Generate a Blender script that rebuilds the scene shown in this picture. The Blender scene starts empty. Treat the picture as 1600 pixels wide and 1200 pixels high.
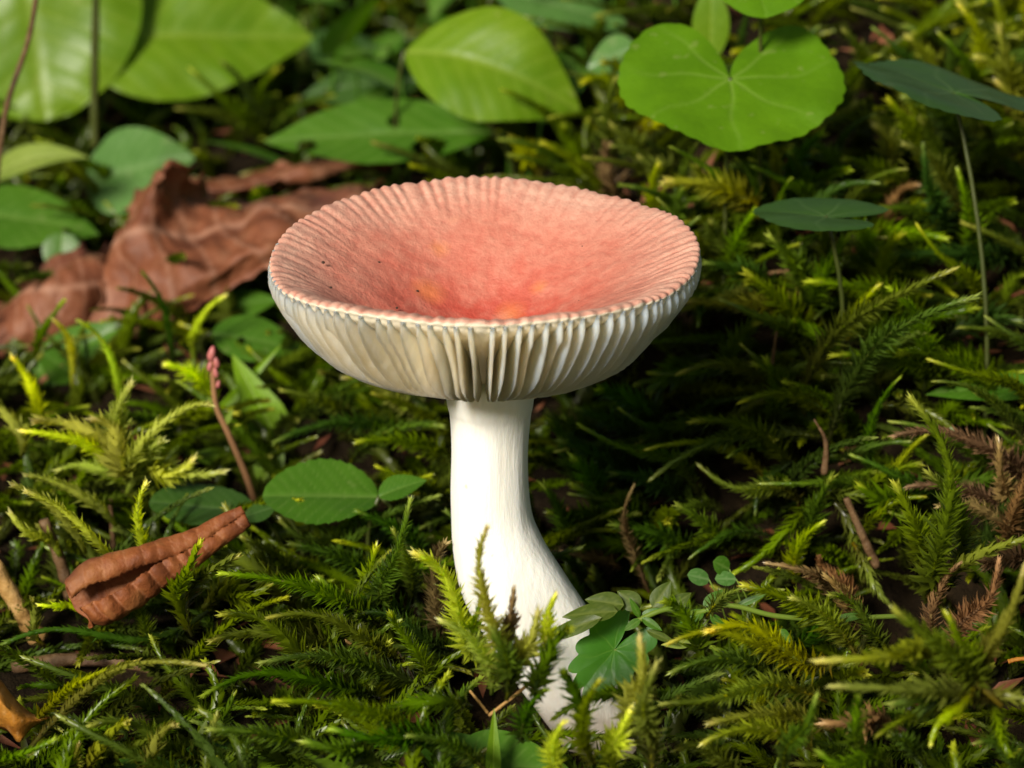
import bpy, math, random
import numpy as np
from mathutils import Vector, Matrix, noise as mnoise

# ------------------------------------------------------------------ camera, sky, sun, exposure
U = 0.01                      # everything below is written in centimetres
sc = bpy.context.scene
PITCH = math.radians(20.0)
FOC = 33.33                   # distance camera - mushroom, cm
LENS, SENSOR = 100.0, 36.0
K = 1600 * LENS / SENSOR      # focal length in photo pixels
CD = np.array([0, math.cos(PITCH), -math.sin(PITCH)])
CU = np.array([0, math.sin(PITCH), math.cos(PITCH)])
CR = np.array([1.0, 0, 0])
CAM = np.array([0, 0, 4.0]) - FOC * CD

cam = bpy.data.cameras.new('camera'); camo = bpy.data.objects.new('camera', cam)
sc.collection.objects.link(camo); sc.camera = camo
camo.location = Vector(CAM * U); camo.rotation_euler = (math.pi / 2 - PITCH, 0, 0)
cam.lens = LENS; cam.sensor_width = SENSOR
cam.clip_start = 0.005; cam.clip_end = 60
cam.dof.use_dof = True; cam.dof.focus_distance = (FOC - 0.5) * U; cam.dof.aperture_fstop = 29.0

SUN_AZ, SUN_EL = 30.0, 32.0   # degrees towards the left of the camera's back, elevation
az, el = math.radians(SUN_AZ), math.radians(SUN_EL)
to_sun = Vector((-math.sin(az) * math.cos(el), -math.cos(az) * math.cos(el), math.sin(el)))
w = bpy.data.worlds.new('World'); sc.world = w; w.use_nodes = True
wn = w.node_tree; bg = wn.nodes['Background']
sky = wn.nodes.new('ShaderNodeTexSky'); sky.sky_type = 'NISHITA'; sky.sun_disc = False
sky.sun_elevation = el; sky.sun_rotation = math.radians(180 + SUN_AZ)
tint = wn.nodes.new('ShaderNodeMix'); tint.data_type = 'RGBA'; tint.blend_type = 'MULTIPLY'; tint.inputs[0].default_value = 1
tint.inputs[7].default_value = (1.0, 0.88, 0.60, 1)          # sky light filtered by the wood's canopy
wn.links.new(sky.outputs[0], tint.inputs[6]); wn.links.new(tint.outputs[2], bg.inputs[0]); bg.inputs[1].default_value = 0.05
sl = bpy.data.lights.new('sun', 'SUN'); so = bpy.data.objects.new('sun', sl); sc.collection.objects.link(so)
sl.energy = 4.0; sl.angle = math.radians(15); sl.color = (1, 0.94, 0.83)
so.rotation_euler = to_sun.to_track_quat('Z', 'Y').to_euler()
vs = sc.view_settings; vs.view_transform = 'Standard'; vs.look = 'None'; vs.gamma = 1; vs.use_curve_mapping = False
vs.exposure = 0.5
sc.cycles.max_bounces = 12; sc.cycles.diffuse_bounces = 8; sc.cycles.transmission_bounces = 6
sc.cycles.transparent_max_bounces = 4

rng = np.random.default_rng(7); random.seed(7)

# ------------------------------------------------------------------ terrain and pixel helpers
def sm(x): x = np.clip(x, 0, 1); return x * x * (3 - 2 * x)
def terrain(x, y):
    x = np.asarray(x, float); y = np.asarray(y, float)
    k = sm((x + 1.5) / 5.0)
    ye = 26 * np.tanh(np.maximum(y - 0.8, 0) / 26)
    r = np.sqrt(ye * ye + 0.6) - math.sqrt(0.6)
    z = r * (0.155 + 0.145 * k) + k * 2.1 * np.tanh(r / 3.6)
    z = z + 0.16 * np.sin(x * 1.1 + 0.7 * y) + 0.12 * np.sin(1.7 * y - 0.9 * x + 1) + 0.07 * np.sin(3.1 * x + 2.3 * y + 2)
    z = z - 0.45 * np.exp(-(((x - 0.9) / 0.9) ** 2 + ((y + 1.2) / 1.0) ** 2))
    z = z - 0.8 * np.exp(-(((x - 1.6) / 1.2) ** 2 + ((y - 1.9) / 1.3) ** 2))      # hollow behind the stem
    return z
def ray(px, py):
    return CD + CR * (px - 800) / K + CU * (600 - py) / K
def at_y(px, py, Y):
    d = ray(px, py); return CAM + d * ((Y - CAM[1]) / d[1])
def hit(px, py, off=0.0):
    d = ray(px, py); t = np.linspace(24, 110, 1500)
    p = CAM[None] + d[None] * t[:, None]
    below = np.nonzero(p[:, 2] < terrain(p[:, 0], p[:, 1]) + off)[0]
    return p[below[0]] if len(below) else p[-1]
def nz(p, f=1.0, s=0.0):
    return mnoise.noise(Vector((p[0] * f + s, p[1] * f + s * 1.7, p[2] * f - s)))

# ------------------------------------------------------------------ mesh helpers
COL = sc.collection
def mesh(name, V, F, attrs=None, smooth=True):
    """V (n,3) in cm; F an (m,k) array or a list of tuples / arrays"""
    me = bpy.data.meshes.new(name)
    V = np.asarray(V, float) * U
    if isinstance(F, np.ndarray) and F.ndim == 2:
        m, k = F.shape
        me.vertices.add(len(V)); me.vertices.foreach_set('co', V.astype(np.float32).ravel())
        me.loops.add(m * k); me.loops.foreach_set('vertex_index', F.astype(np.int32).ravel())
        me.polygons.add(m); me.polygons.foreach_set('loop_start', np.arange(0, m * k, k, dtype=np.int32))
        me.update(calc_edges=True); me.validate()
    else:
        me.from_pydata([tuple(v) for v in V], [], [tuple(int(i) for i in f) for f in F])
    for n, a in (attrs or {}).items():
        at = me.attributes.new(n, 'FLOAT', 'POINT'); at.data.foreach_set('value', np.asarray(a, np.float32))
    if smooth: me.polygons.foreach_set('use_smooth', np.ones(len(me.polygons), bool))
    me.update()
    return me
def obj(name, me, mat=None, parent=None, loc=None):
    o = bpy.data.objects.new(name, me); COL.objects.link(o)
    if mat is not None:
        if not me.materials: me.materials.append(mat)
    if parent is not None: o.parent = parent
    if loc is not None: o.location = Vector(np.asarray(loc) * U)
    return o
def tag(o, label, cat, group=None, kind=None):
    o['label'] = label; o['category'] = cat
    if group: o['group'] = group
    if kind: o['kind'] = kind
    return o
def thing(name, label, cat, loc=(0, 0, 0), group=None):
    o = bpy.data.objects.new(name, None); COL.objects.link(o)
    o.empty_display_size = 0.002
    o.location = Vector(np.asarray(loc, float) * U)
    return tag(o, label, cat, group)
def grid_faces(m, n, wrap=False):
    i, j = np.meshgrid(np.arange(m - 1), np.arange(n if wrap else n - 1), indexing='ij')
    j2 = (j + 1) % n
    return np.stack([i * n + j, i * n + j2, (i + 1) * n + j2, (i + 1) * n + j], -1).reshape(-1, 4)
def catmull(P, n):
    """resample along axis 0 with a Catmull-Rom spline"""
    P = np.asarray(P, float); m = len(P)
    E = np.concatenate([2 * P[:1] - P[1:2], P, 2 * P[-1:] - P[-2:-1]])
    t = np.linspace(0, m - 1, n); i = np.minimum(t.astype(int), m - 2); f = (t - i)
    f = f.reshape((-1,) + (1,) * (P.ndim - 1))
    a, b, c, d = E[i], E[i + 1], E[i + 2], E[i + 3]
    return 0.5 * (2 * b + (c - a) * f + (2 * a - 5 * b + 4 * c - d) * f ** 2 + (3 * b - a - 3 * c + d) * f ** 3)
def unit(v): v = np.asarray(v, float); return v / (np.linalg.norm(v) + 1e-12)
def tube(path, rad, seg=8, caps=True):
    path = np.asarray(path, float); n = len(path); rad = np.broadcast_to(np.asarray(rad, float), (n,))
    T = np.gradient(path, axis=0); V = []
    ref = np.array([0, 0, 1.0]) if abs(unit(T[0])[2]) < 0.9 else np.array([0, 1.0, 0])
    a = np.arange(seg) * 2 * math.pi / seg
    for p, t, r in zip(path, T, rad):
        t = unit(t); x = unit(ref - t * ref.dot(t)); y = np.cross(t, x); ref = x
        V.append(p + r * (np.cos(a)[:, None] * x + np.sin(a)[:, None] * y))
    V = np.concatenate(V); F = [tuple(f) for f in grid_faces(n, seg, True)]
    if caps: F += [tuple(range(seg))[::-1], tuple(range((n - 1) * seg, n * seg))]
    return V, F

# ------------------------------------------------------------------ materials
def srgb(r, g, b):
    f = lambda c: (c / 255 / 12.92) if c / 255 <= 0.04045 else ((c / 255 + 0.055) / 1.055) ** 2.4
    return (f(r), f(g), f(b), 1)
class NT:
    def __init__(s, name):
        s.m = bpy.data.materials.new(name); s.m.use_nodes = True; s.t = s.m.node_tree
        s.b = s.t.nodes['Principled BSDF']; s.out = s.t.nodes['Material Output']
    def n(s, k, **kw):
        o = s.t.nodes.new('ShaderNode' + k)
        for a, v in kw.items(): setattr(o, a, v)
        return o
    def l(s, a, b): s.t.links.new(a, b)
    def attr(s, name): a = s.n('Attribute'); a.attribute_name = name; return a.outputs['Fac']
    def noise(s, scale, detail=4, rough=0.55, vec=None, dist=0.0):
        o = s.n('TexNoise'); o.inputs['Scale'].default_value = scale; o.inputs['Detail'].default_value = detail
        o.inputs['Roughness'].default_value = rough; o.inputs['Distortion'].default_value = dist
        s.l(vec or s.obj(), o.inputs['Vector']); return o.outputs['Fac']
    def obj(s):
        if not hasattr(s, '_o'): s._o = s.n('TexCoord')
        return s._o.outputs['Object']
    def ramp(s, fac, stops, interp='LINEAR'):
        o = s.n('ValToRGB'); e = o.color_ramp.elements; o.color_ramp.interpolation = interp
        while len(e) < len(stops): e.new(0.5)
        for q, (p, c) in zip(e, stops): q.position = p; q.color = c if len(c) == 4 else (*c, 1)
        s.l(fac, o.inputs[0]); return o.outputs[0]
    def mix(s, fac, a, b, mode='MIX'):
        o = s.n('Mix', data_type='RGBA', blend_type=mode)
        for v, i in ((fac, 0), (a, 6), (b, 7)):
            if hasattr(v, 'is_output'): s.l(v, o.inputs[i])
            else: o.inputs[i].default_value = v
        return o.outputs[2]
    def math(s, op, a, b=0.0, c=None):
        o = s.n('Math', operation=op)
        for i, v in enumerate((a, b, c)):
            if v is None: continue
            if hasattr(v, 'is_output'): s.l(v, o.inputs[i])
            else: o.inputs[i].default_value = v
        return o.outputs[0]
    def bump(s, h, strength=0.4, dist=0.0005, prev=None):
        o = s.n('Bump'); o.inputs['Strength'].default_value = strength; o.inputs['Distance'].default_value = dist
        s.l(h, o.inputs['Height'])
        if prev is not None: s.l(prev, o.inputs['Normal'])
        return o.outputs[0]
    def hsv(s, col, h=0.5, sat=1.0, v=1.0):
        o = s.n('HueSaturation')
        for k, x in (('Hue', h), ('Saturation', sat), ('Value', v)):
            if hasattr(x, 'is_output'): s.l(x, o.inputs[k])
            else: o.inputs[k].default_value = x
        if hasattr(col, 'is_output'): s.l(col, o.inputs['Color'])
        else: o.inputs['Color'].default_value = col
        return o.outputs[0]
    def translucent(s, col, fac, normal=None):
        t = s.n('BsdfTranslucent'); m = s.n('MixShader'); m.inputs[0].default_value = fac
        if hasattr(col, 'is_output'): s.l(col, t.inputs[0])
        else: t.inputs[0].default_value = col
        if normal is not None: s.l(normal, t.inputs['Normal'])
        s.l(s.b.outputs[0], m.inputs[1]); s.l(t.outputs[0], m.inputs[2]); s.l(m.outputs[0], s.out.inputs[0])

def moss_mat(name, base, mid, tip, carpet=False, trans=0.45, rough=0.36):
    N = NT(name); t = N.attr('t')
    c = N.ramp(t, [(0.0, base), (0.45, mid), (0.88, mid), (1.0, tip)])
    if carpet: r = N.attr('rnd')
    else:
        oi = N.n('ObjectInfo'); r = oi.outputs['Random']
    r2 = N.math('FRACT', N.math('MULTIPLY', r, 7.31))
    c = N.hsv(c, N.math('MULTIPLY_ADD', r, -0.045, 0.511), N.math('MULTIPLY_ADD', r2, 0.2, 0.95), N.math('MULTIPLY_ADD', r2, 0.65, 0.85))
    f = N.noise(900, 2); c = N.mix(N.math('MULTIPLY', f, 0.3), c, N.hsv(c, 0.5, 1, 0.55))
    N.l(c, N.b.inputs['Base Color']); N.b.inputs['Roughness'].default_value = rough
    N.b.inputs['Specular IOR Level'].default_value = 0.55
    N.translucent(N.hsv(c, 0.49, 1.1, 1.5), trans)
    return N.m
def leaf_mat(name, c1, c2, vein=None, rough=0.42, trans=0.35, spec=0.45, veinmix=0.6, scale=60):
    N = NT(name)
    n1 = N.noise(scale, 5); n2 = N.noise(scale * 9, 4, 0.7)
    c = N.mix(N.ramp(n1, [(0.3, (0, 0, 0)), (0.7, (1, 1, 1))]), c1, c2)
    c = N.mix(N.math('MULTIPLY', n2, 0.35), c, N.hsv(c, 0.5, 1.0, 0.5))
    sp = N.ramp(N.noise(scale * 4.5, 2, 0.5), [(0.66, (0, 0, 0)), (0.72, (1, 1, 1))])
    c = N.mix(N.math('MULTIPLY', sp, 0.45), c, N.hsv(c, 0.46, 0.8, 1.35))
    va = N.attr('vein')
    if vein: c = N.mix(N.math('MULTIPLY', va, veinmix), c, vein)
    N.l(c, N.b.inputs['Base Color']); N.b.inputs['Roughness'].default_value = rough
    N.b.inputs['Specular IOR Level'].default_value = spec
    b = N.bump(n2, 0.25, 0.0002); b = N.bump(N.noise(scale * 3, 3), 0.35, 0.0006, b); N.l(b, N.b.inputs['Normal'])
    N.translucent(N.hsv(c, 0.49, 1.1, 1.3), trans)
    return N.m
def litter_mat(name, c1, c2, c3, scale=80, rough=0.6, trans=0.08):
    N = NT(name)
    n1 = N.noise(scale, 6, 0.65, dist=0.4); n2 = N.noise(scale * 7, 5, 0.7)
    c = N.ramp(n1, [(0.28, c1), (0.5, c2), (0.72, c3)])
    c = N.mix(N.math('MULTIPLY', n2, 0.6), c, N.hsv(c, 0.5, 1, 0.35))
    c = N.mix(N.math('MULTIPLY', N.attr('vein'), 0.55), c, N.hsv(c3, 0.5, 0.85, 1.15))
    c = N.mix(N.ramp(N.noise(scale * 0.5, 3), [(0.52, (0, 0, 0)), (0.66, (0.75, 0.75, 0.75))]), c, N.hsv(c1, 0.48, 0.9, 0.75))
    N.l(c, N.b.inputs['Base Color']); N.b.inputs['Roughness'].default_value = rough
    N.b.inputs['Specular IOR Level'].default_value = 0.35
    b = N.bump(n2, 0.5, 0.0003); b = N.bump(N.noise(scale * 2.2, 4), 0.5, 0.001, b); N.l(b, N.b.inputs['Normal'])
    if trans: N.translucent(N.hsv(c, 0.5, 1.1, 1.2), trans)
    return N.m

M = {}
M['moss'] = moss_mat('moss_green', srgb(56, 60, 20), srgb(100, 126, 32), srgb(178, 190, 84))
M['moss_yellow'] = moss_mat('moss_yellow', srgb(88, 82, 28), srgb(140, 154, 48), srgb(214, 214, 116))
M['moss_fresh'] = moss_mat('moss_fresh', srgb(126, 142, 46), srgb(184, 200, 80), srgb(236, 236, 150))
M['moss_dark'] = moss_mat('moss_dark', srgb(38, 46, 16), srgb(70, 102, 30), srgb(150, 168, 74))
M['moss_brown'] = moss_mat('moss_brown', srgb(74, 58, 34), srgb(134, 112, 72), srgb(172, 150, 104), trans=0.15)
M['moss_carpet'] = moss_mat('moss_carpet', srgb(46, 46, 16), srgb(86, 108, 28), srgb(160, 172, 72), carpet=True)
M['leaf_lime'] = leaf_mat('leaf_lime', srgb(92, 132, 10), srgb(124, 156, 24), srgb(158, 178, 70), veinmix=0.45)
M['leaf_bright'] = leaf_mat('leaf_bright', srgb(128, 172, 16), srgb(146, 188, 30), srgb(170, 200, 80), trans=0.5)
M['leaf_heart'] = leaf_mat('leaf_heart', srgb(82, 126, 6), srgb(102, 148, 14), srgb(160, 186, 90), rough=0.5, spec=0.3, veinmix=0.3, scale=110)
M['leaf_green'] = leaf_mat('leaf_green', srgb(62, 108, 16), srgb(88, 132, 34), srgb(126, 156, 74), veinmix=0.5)
M['leaf_deep'] = leaf_mat('leaf_deep', srgb(50, 84, 26), srgb(70, 104, 42), srgb(108, 136, 80), rough=0.36, veinmix=0.5)
M['leaf_blue'] = leaf_mat('leaf_blue', srgb(76, 122, 50), srgb(108, 150, 78), srgb(140, 170, 110), rough=0.36)
M['leaf_pale'] = leaf_mat('leaf_pale', srgb(128, 150, 56), srgb(154, 172, 80), srgb(180, 190, 110))
M['leaf_lobed'] = leaf_mat('leaf_lobed', srgb(58, 118, 22), srgb(84, 144, 42), srgb(120, 162, 66), rough=0.38, veinmix=0.35)
M['leaf_olive'] = leaf_mat('leaf_olive', srgb(78, 100, 28), srgb(108, 126, 48), srgb(140, 150, 76), trans=0.5)
M['stalk_green'] = leaf_mat('stalk_green', srgb(104, 132, 40), srgb(128, 148, 58), trans=0.15)
M['stalk_dark'] = leaf_mat('stalk_dark', srgb(60, 70, 26), srgb(78, 84, 34), trans=0.1)
M['stalk_pink'] = leaf_mat('stalk_pink', srgb(150, 104, 74), srgb(168, 128, 88), trans=0.1)
M['bud'] = leaf_mat('bud_pink', srgb(190, 100, 100), srgb(206, 130, 124), trans=0.2)
M['dry'] = litter_mat('dry_brown_leaf', srgb(84, 42, 26), srgb(136, 80, 52), srgb(170, 120, 90))
M['dry_curl'] = litter_mat('dry_curled_leaf', srgb(88, 42, 20), srgb(144, 80, 40), srgb(176, 116, 66), scale=170)
M['dry_orange'] = litter_mat('dry_orange_leaf', srgb(150, 88, 26), srgb(206, 138, 50), srgb(224, 166, 76), scale=150, trans=0.25)
M['straw'] = litter_mat('straw', srgb(150, 106, 54), srgb(188, 146, 84), srgb(206, 170, 112), scale=300, trans=0)
M['twig'] = litter_mat('twig_brown', srgb(72, 50, 30), srgb(110, 82, 52), srgb(140, 112, 78), scale=300, trans=0)
def soil_mat():
    N = NT('dark_soil')
    a = N.noise(55, 8, 0.65); b2 = N.noise(330, 6, 0.7)
    c = N.ramp(a, [(0.3, srgb(16, 11, 6)), (0.55, srgb(32, 24, 13)), (0.75, srgb(56, 42, 26))])
    c = N.mix(N.ramp(b2, [(0.5, (0, 0, 0)), (0.62, (1, 1, 1))]), c, N.hsv(c, 0.5, 1, 1.8))
    N.l(c, N.b.inputs['Base Color']); N.b.inputs['Roughness'].default_value = 0.95; N.b.inputs['Specular IOR Level'].default_value = 0.08
    b = N.bump(b2, 0.8, 0.002); b = N.bump(a, 0.7, 0.006, b); N.l(b, N.b.inputs['Normal'])
    return N.m
M['soil'] = soil_mat()
CX, CY = -0.325, 0.0
def cap_z(r): return float(np.interp(r, [0, .25, .5, .8, 1.15, 1.55, 1.9, 2.2, 2.38], [4.50, 4.52, 4.60, 4.78, 5.00, 5.24, 5.42, 5.565, 5.635]))
TILT = 3.2
def cap_local(p):
    a = math.radians(TILT); y, z = p[1] - CY, p[2] - 4.345
    return np.array([p[0] - CX, y * math.cos(a) + z * math.sin(a), 4.3 + z * math.cos(a) - y * math.sin(a)])
def cap_point(px, py):
    """where a sight line meets the cap skin"""
    d = ray(px, py); tt = np.linspace(30, 38, 900)
    for t in tt:
        p = cap_local(CAM + d * t); r = math.hypot(p[0], p[1])
        if r < 2.35 and p[2] < cap_z(r): return p
    return p
def cap_mat():
    N = NT('cap_skin')
    r = N.attr('rad')
    wob = N.noise(70, 5, 0.6); fine = N.noise(900, 4, 0.7); mid = N.noise(260, 4, 0.6)
    rr = N.math('ADD', r, N.math('MULTIPLY', N.math('SUBTRACT', wob, 0.5), 0.42))
    c = N.ramp(rr, [(0.0, srgb(160, 44, 36)), (0.20, srgb(174, 68, 54)), (0.42, srgb(190, 100, 82)), (0.68, srgb(198, 126, 106)), (0.93, srgb(208, 162, 142))])
    c = N.mix(N.ramp(mid, [(0.42, (0, 0, 0)), (0.72, (0.5, 0.5, 0.5))]), c, srgb(206, 150, 128))
    c = N.mix(N.math('MULTIPLY', N.ramp(fine, [(0.35, (1, 1, 1)), (0.6, (0, 0, 0))]), 0.32), c, srgb(160, 60, 50))
    # ochre blotches
    v = N.n('TexVoronoi'); v.inputs['Scale'].default_value = 95; N.l(N.obj(), v.inputs['Vector'])
    bl = N.ramp(v.outputs['Distance'], [(0.10, (1, 1, 1)), (0.24, (0, 0, 0))])
    pick = N.ramp(N.noise(60, 2), [(0.60, (0, 0, 0)), (0.68, (1, 1, 1))])
    c = N.mix(N.math('MULTIPLY', N.math('MULTIPLY', bl, pick), 0.7), c, srgb(226, 150, 84))
    for px_, py_, rad_ in ((668, 455, 0.0016), (797, 492, 0.0015), (845, 450, 0.0009), (686, 390, 0.0010)):
        q = cap_point(px_, py_); d = N.n('VectorMath', operation='DISTANCE'); N.l(N.obj(), d.inputs[0]); d.inputs[1].default_value = tuple(q * U)
        dd = N.math('ADD', d.outputs['Value'], N.math('MULTIPLY', N.math('SUBTRACT', mid, 0.5), 0.0022))
        c = N.mix(N.math('MULTIPLY', N.ramp(N.math('DIVIDE', dd, rad_ * 1.5), [(0.2, (1, 1, 1)), (1.0, (0, 0, 0))]), 0.32), c, srgb(222, 138, 60))
    g = N.attr('groove')
    c = N.mix(N.math('MULTIPLY', g, 0.34), c, srgb(158, 78, 62))
    lip = N.attr('lip'); c = N.mix(N.math('MULTIPLY', lip, 0.95), c, srgb(248, 238, 214))
    N.l(c, N.b.inputs['Base Color']); N.b.inputs['Roughness'].default_value = 0.48
    N.b.inputs['Specular IOR Level'].default_value = 0.4
    b = N.bump(fine, 0.75, 0.0003); b = N.bump(mid, 0.4, 0.0005, b); N.l(b, N.b.inputs['Normal'])
    return N.m
M['cap'] = cap_mat()
def flesh_mat(name, c1, c2, streak=False, sss=0.3, trans=0):
    N = NT(name)
    if streak:
        mp = N.n('Mapping'); mp.inputs['Scale'].default_value = (1, 1, 0.12); N.l(N.obj(), mp.inputs[0])
        n1 = N.noise(420, 5, 0.65, vec=mp.outputs[0])
    else: n1 = N.noise(260, 5, 0.6)
    n2 = N.noise(70, 4)
    c = N.mix(n2, c1, c2)
    c = N.mix(N.math('MULTIPLY', N.ramp(n1, [(0.35, (1, 1, 1)), (0.6, (0, 0, 0))]), 0.16), c, srgb(206, 190, 150))
    if streak:
        st = N.ramp(N.noise(330, 3, 0.6), [(0.70, (0, 0, 0)), (0.78, (1, 1, 1))]); c = N.mix(N.math('MULTIPLY', st, 0.5), c, srgb(190, 160, 110))
        sx = N.n('SeparateXYZ'); N.l(N.obj(), sx.inputs[0])
        low = N.ramp(N.math('ADD', sx.outputs['Z'], N.math('MULTIPLY', N.noise(160, 5, 0.7), 0.016)), [(0.006, (1, 1, 1)), (0.017, (0, 0, 0))])
        c = N.mix(N.math('MULTIPLY', low, 0.65), c, srgb(150, 120, 80))
    N.l(c, N.b.inputs['Base Color']); N.b.inputs['Roughness'].default_value = 0.62
    N.b.inputs['Specular IOR Level'].default_value = 0.25
    if trans: N.translucent(c, trans)
    N.b.inputs['Subsurface Weight'].default_value = sss; N.b.inputs['Subsurface Radius'].default_value = (1, 0.75, 0.5)
    N.b.inputs['Subsurface Scale'].default_value = 0.0015 if streak else 0.0055
    b = N.bump(n1, 0.6, 0.0005); b = N.bump(N.noise(1500, 3), 0.2, 0.0001, b); N.l(b, N.b.inputs['Normal'])
    return N.m
M['stem'] = flesh_mat('mushroom_stem', srgb(234, 233, 228), srgb(241, 240, 235), True)
M['gill'] = flesh_mat('gill_cream', srgb(253, 243, 216), srgb(254, 248, 230), sss=1.0, trans=0)
def plain(name, col, rough=0.7):
    N = NT(name); n = N.noise(600, 3); N.l(N.mix(n, col, tuple(x * 0.6 for x in col[:3]) + (1,)), N.b.inputs['Base Color'])
    N.b.inputs['Roughness'].default_value = rough; return N.m
M['speck'] = plain('dark_speck', srgb(60, 40, 24)); M['stain'] = plain('tan_stain', srgb(196, 164, 110))

# ------------------------------------------------------------------ ground
def build_ground():
    ax = np.concatenate([np.linspace(-400, -22, 18)[:-1], np.linspace(-22, 22, 150), np.linspace(22, 400, 18)[1:]])
    ay = np.concatenate([np.linspace(-300, -10, 16)[:-1], np.linspace(-10, 34, 150), np.linspace(34, 900, 24)[1:]])
    X, Y = np.meshgrid(ax, ay); Z = terrain(X, Y)
    near = (abs(X) < 22) & (Y > -10) & (Y < 34)
    jit = rng.normal(0, 0.045, X.shape) + 0.1 * np.sin(7 * X + 3 * Y) * np.sin(5 * Y - 2 * X)
    Z = np.where(near, Z + jit, Z)
    V = np.stack([X, Y, Z], -1).reshape(-1, 3)
    o = obj('ground', mesh('ground', V, grid_faces(*X.shape)), M['soil'])
    o['kind'] = 'structure'; o['label'] = 'dark brown forest soil under the moss'; o['category'] = 'ground'
build_ground()

# ------------------------------------------------------------------ mushroom
NG = 96
def warp(t): return t + 0.010 * np.sin(11 * t + 1) + 0.006 * np.sin(23 * t + 2) + 0.004 * np.sin(37 * t)
def build_mushroom():
    root = thing('mushroom', 'pink mushroom with funnel cap, cream gills and bent white stem', 'mushroom', (CX, CY, 0))
    # cap skin: profile from the centre over the lip and back under
    prof = [(0.0, 4.50), (0.25, 4.52), (0.5, 4.60), (0.8, 4.78), (1.15, 5.00), (1.55, 5.24), (1.9, 5.42), (2.2, 5.565), (2.38, 5.635),
            (2.455, 5.645), (2.485, 5.63), (2.49, 5.60), (2.465, 5.56), (2.40, 5.47), (2.12, 5.26), (1.62, 4.94), (1.1, 4.60), (0.75, 4.32), (0.5, 4.14)]
    prof = catmull(np.array(prof), 110); prof[:, 0] = np.maximum(prof[:, 0], 0.002)
    sarc = np.arange(len(prof)); lipi = int(np.argmax(prof[:, 0])); NA = NG * 10
    th = np.arange(NA) * 2 * math.pi / NA
    R = prof[:, 0][:, None]; Z = prof[:, 1][:, None]; T = th[None]
    top = (sarc < lipi)[:, None]
    wave = np.cos(NG * warp(T)) ; wave = np.sign(wave) * np.abs(wave) ** np.where(wave > 0, 0.7, 1.5)                      # +1 between two gills (a ridge), -1 over a gill (a groove)
    wob = np.clip(0.85 + 0.3 * np.sin(T * 3 + 2.2) + 0.22 * np.sin(T * 17 + 1) + 0.2 * np.sin(T * 31) + 0.15 * np.sin(T * 53 + 3 * R), 0.25, 1.5)
    fade = sm((R - 1.6) / 0.9) * np.where(top, 1, sm((R - 2.42) / 0.1))
    A = fade * wob
    dr = 0.009 * wave * sm((R - 2.3) / 0.2)
    dz = A * (0.0105 * wave)
    lowr = 0.985 + 0.008 * np.sin(2 * T + 0.6) + 0.006 * np.sin(3 * T + 2) + 0.003 * np.sin(7 * T)
    lowz = (0.035 * np.sin(3 * T + 0.9) + 0.02 * np.sin(5 * T + 0.3) - 0.03 * np.cos(T - 2.6) - 0.05 * np.cos(2 * T)) * sm(R / 2.5)
    # a shallow dent towards the left of the bowl
    dent = np.where(top, -0.11 * np.exp(-(((T - 3.45) / 0.28) ** 2)) * np.exp(-(((R - 1.35) / 0.5) ** 2)), 0)
    r2 = (R + dr) * lowr; z2 = Z + dz + lowz + dent
    x = r2 * np.cos(T); y = r2 * np.sin(T)
    blob = np.where(top, 0.012 * np.sin(x * 6 + 1.3 * y) * np.sin(5 * y - 2 * x + 1) + 0.006 * np.sin(x * 15 + 9 * y) * np.sin(13 * y - 6 * x), 0) * sm(R / 0.4)
    z2 = z2 + blob
    V = np.stack([x, y, z2], -1).reshape(-1, 3)
    rad = np.broadcast_to(R / 2.5, x.shape).ravel()
    groove = (np.clip(-wave, 0, 1) ** 2 * A * top).ravel()
    lip = (np.broadcast_to(sm((sarc - lipi + 4.0) / 5)[:, None], x.shape)).ravel()
    cap = obj('cap', mesh('cap', V, grid_faces(len(prof), NA, True), {'rad': rad, 'groove': groove, 'lip': lip}), M['cap'], root)
    tilt = math.radians(TILT); cap.rotation_euler = (tilt, 0, 0); cap.location = (0, 4.3 * math.sin(tilt) * U, (4.3 * (1 - math.cos(tilt)) + 0.045) * U)
    # gills
    fl = np.array([(0.42, 4.16), (0.75, 4.38), (1.1, 4.66), (1.62, 5.00), (2.12, 5.32), (2.40, 5.52), (2.475, 5.61)])
    ed = np.array([(0.42, 4.02), (0.6, 4.03), (0.9, 4.07), (1.25, 4.19), (1.6, 4.37), (1.9, 4.57), (2.15, 4.81), (2.34, 5.08), (2.46, 5.29), (2.52, 5.44), (2.505, 5.59)])
    def gill(seed):
        rg = np.random.default_rng(seed)
        m, k = 26, 7
        e = catmull(ed, m); f0 = np.stack([np.linspace(0.42, 2.47, m)] * 2, -1); f0[:, 1] = np.interp(f0[:, 0], fl[:, 0], fl[:, 1])
        e = e + rg.normal(0, 0.003, e.shape)
        if seed % 4 == 0: e[12:22] += np.array([-0.05, 0.03]) * np.sin(np.linspace(0, math.pi, 10))[:, None] * rg.uniform(0.6, 1.5)
        V = []; ph = rg.uniform(0, 6, 3); lean = rg.normal(0, 0.007)
        for side in (-1, 1):
            for i in range(m):
                for j in range(k):
                    q = j / (k - 1); p = f0[i] * (1 - q) + e[i] * q
                    thick = min(0.050 * (1 - q) ** 0.8 + 0.020, 0.33 * 2 * math.pi * p[0] / NG)
                    if q > 0.99: thick *= 0.4
                    y = side * thick / 2 + q * (lean + 0.006 * math.sin(p[1] * 4 + ph[0]) + 0.003 * math.sin(p[0] * 9 + ph[1])) * sm(np.array((p[0] - 0.5) / 0.8))
                    V.append((p[0], float(y), p[1]))
        F = grid_faces(m, k); n = m * k
        F2 = F[:, ::-1] + n
        rim = [(i * k + k - 1, (i + 1) * k + k - 1, n + (i + 1) * k + k - 1, n + i * k + k - 1) for i in range(m - 1)]
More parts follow.
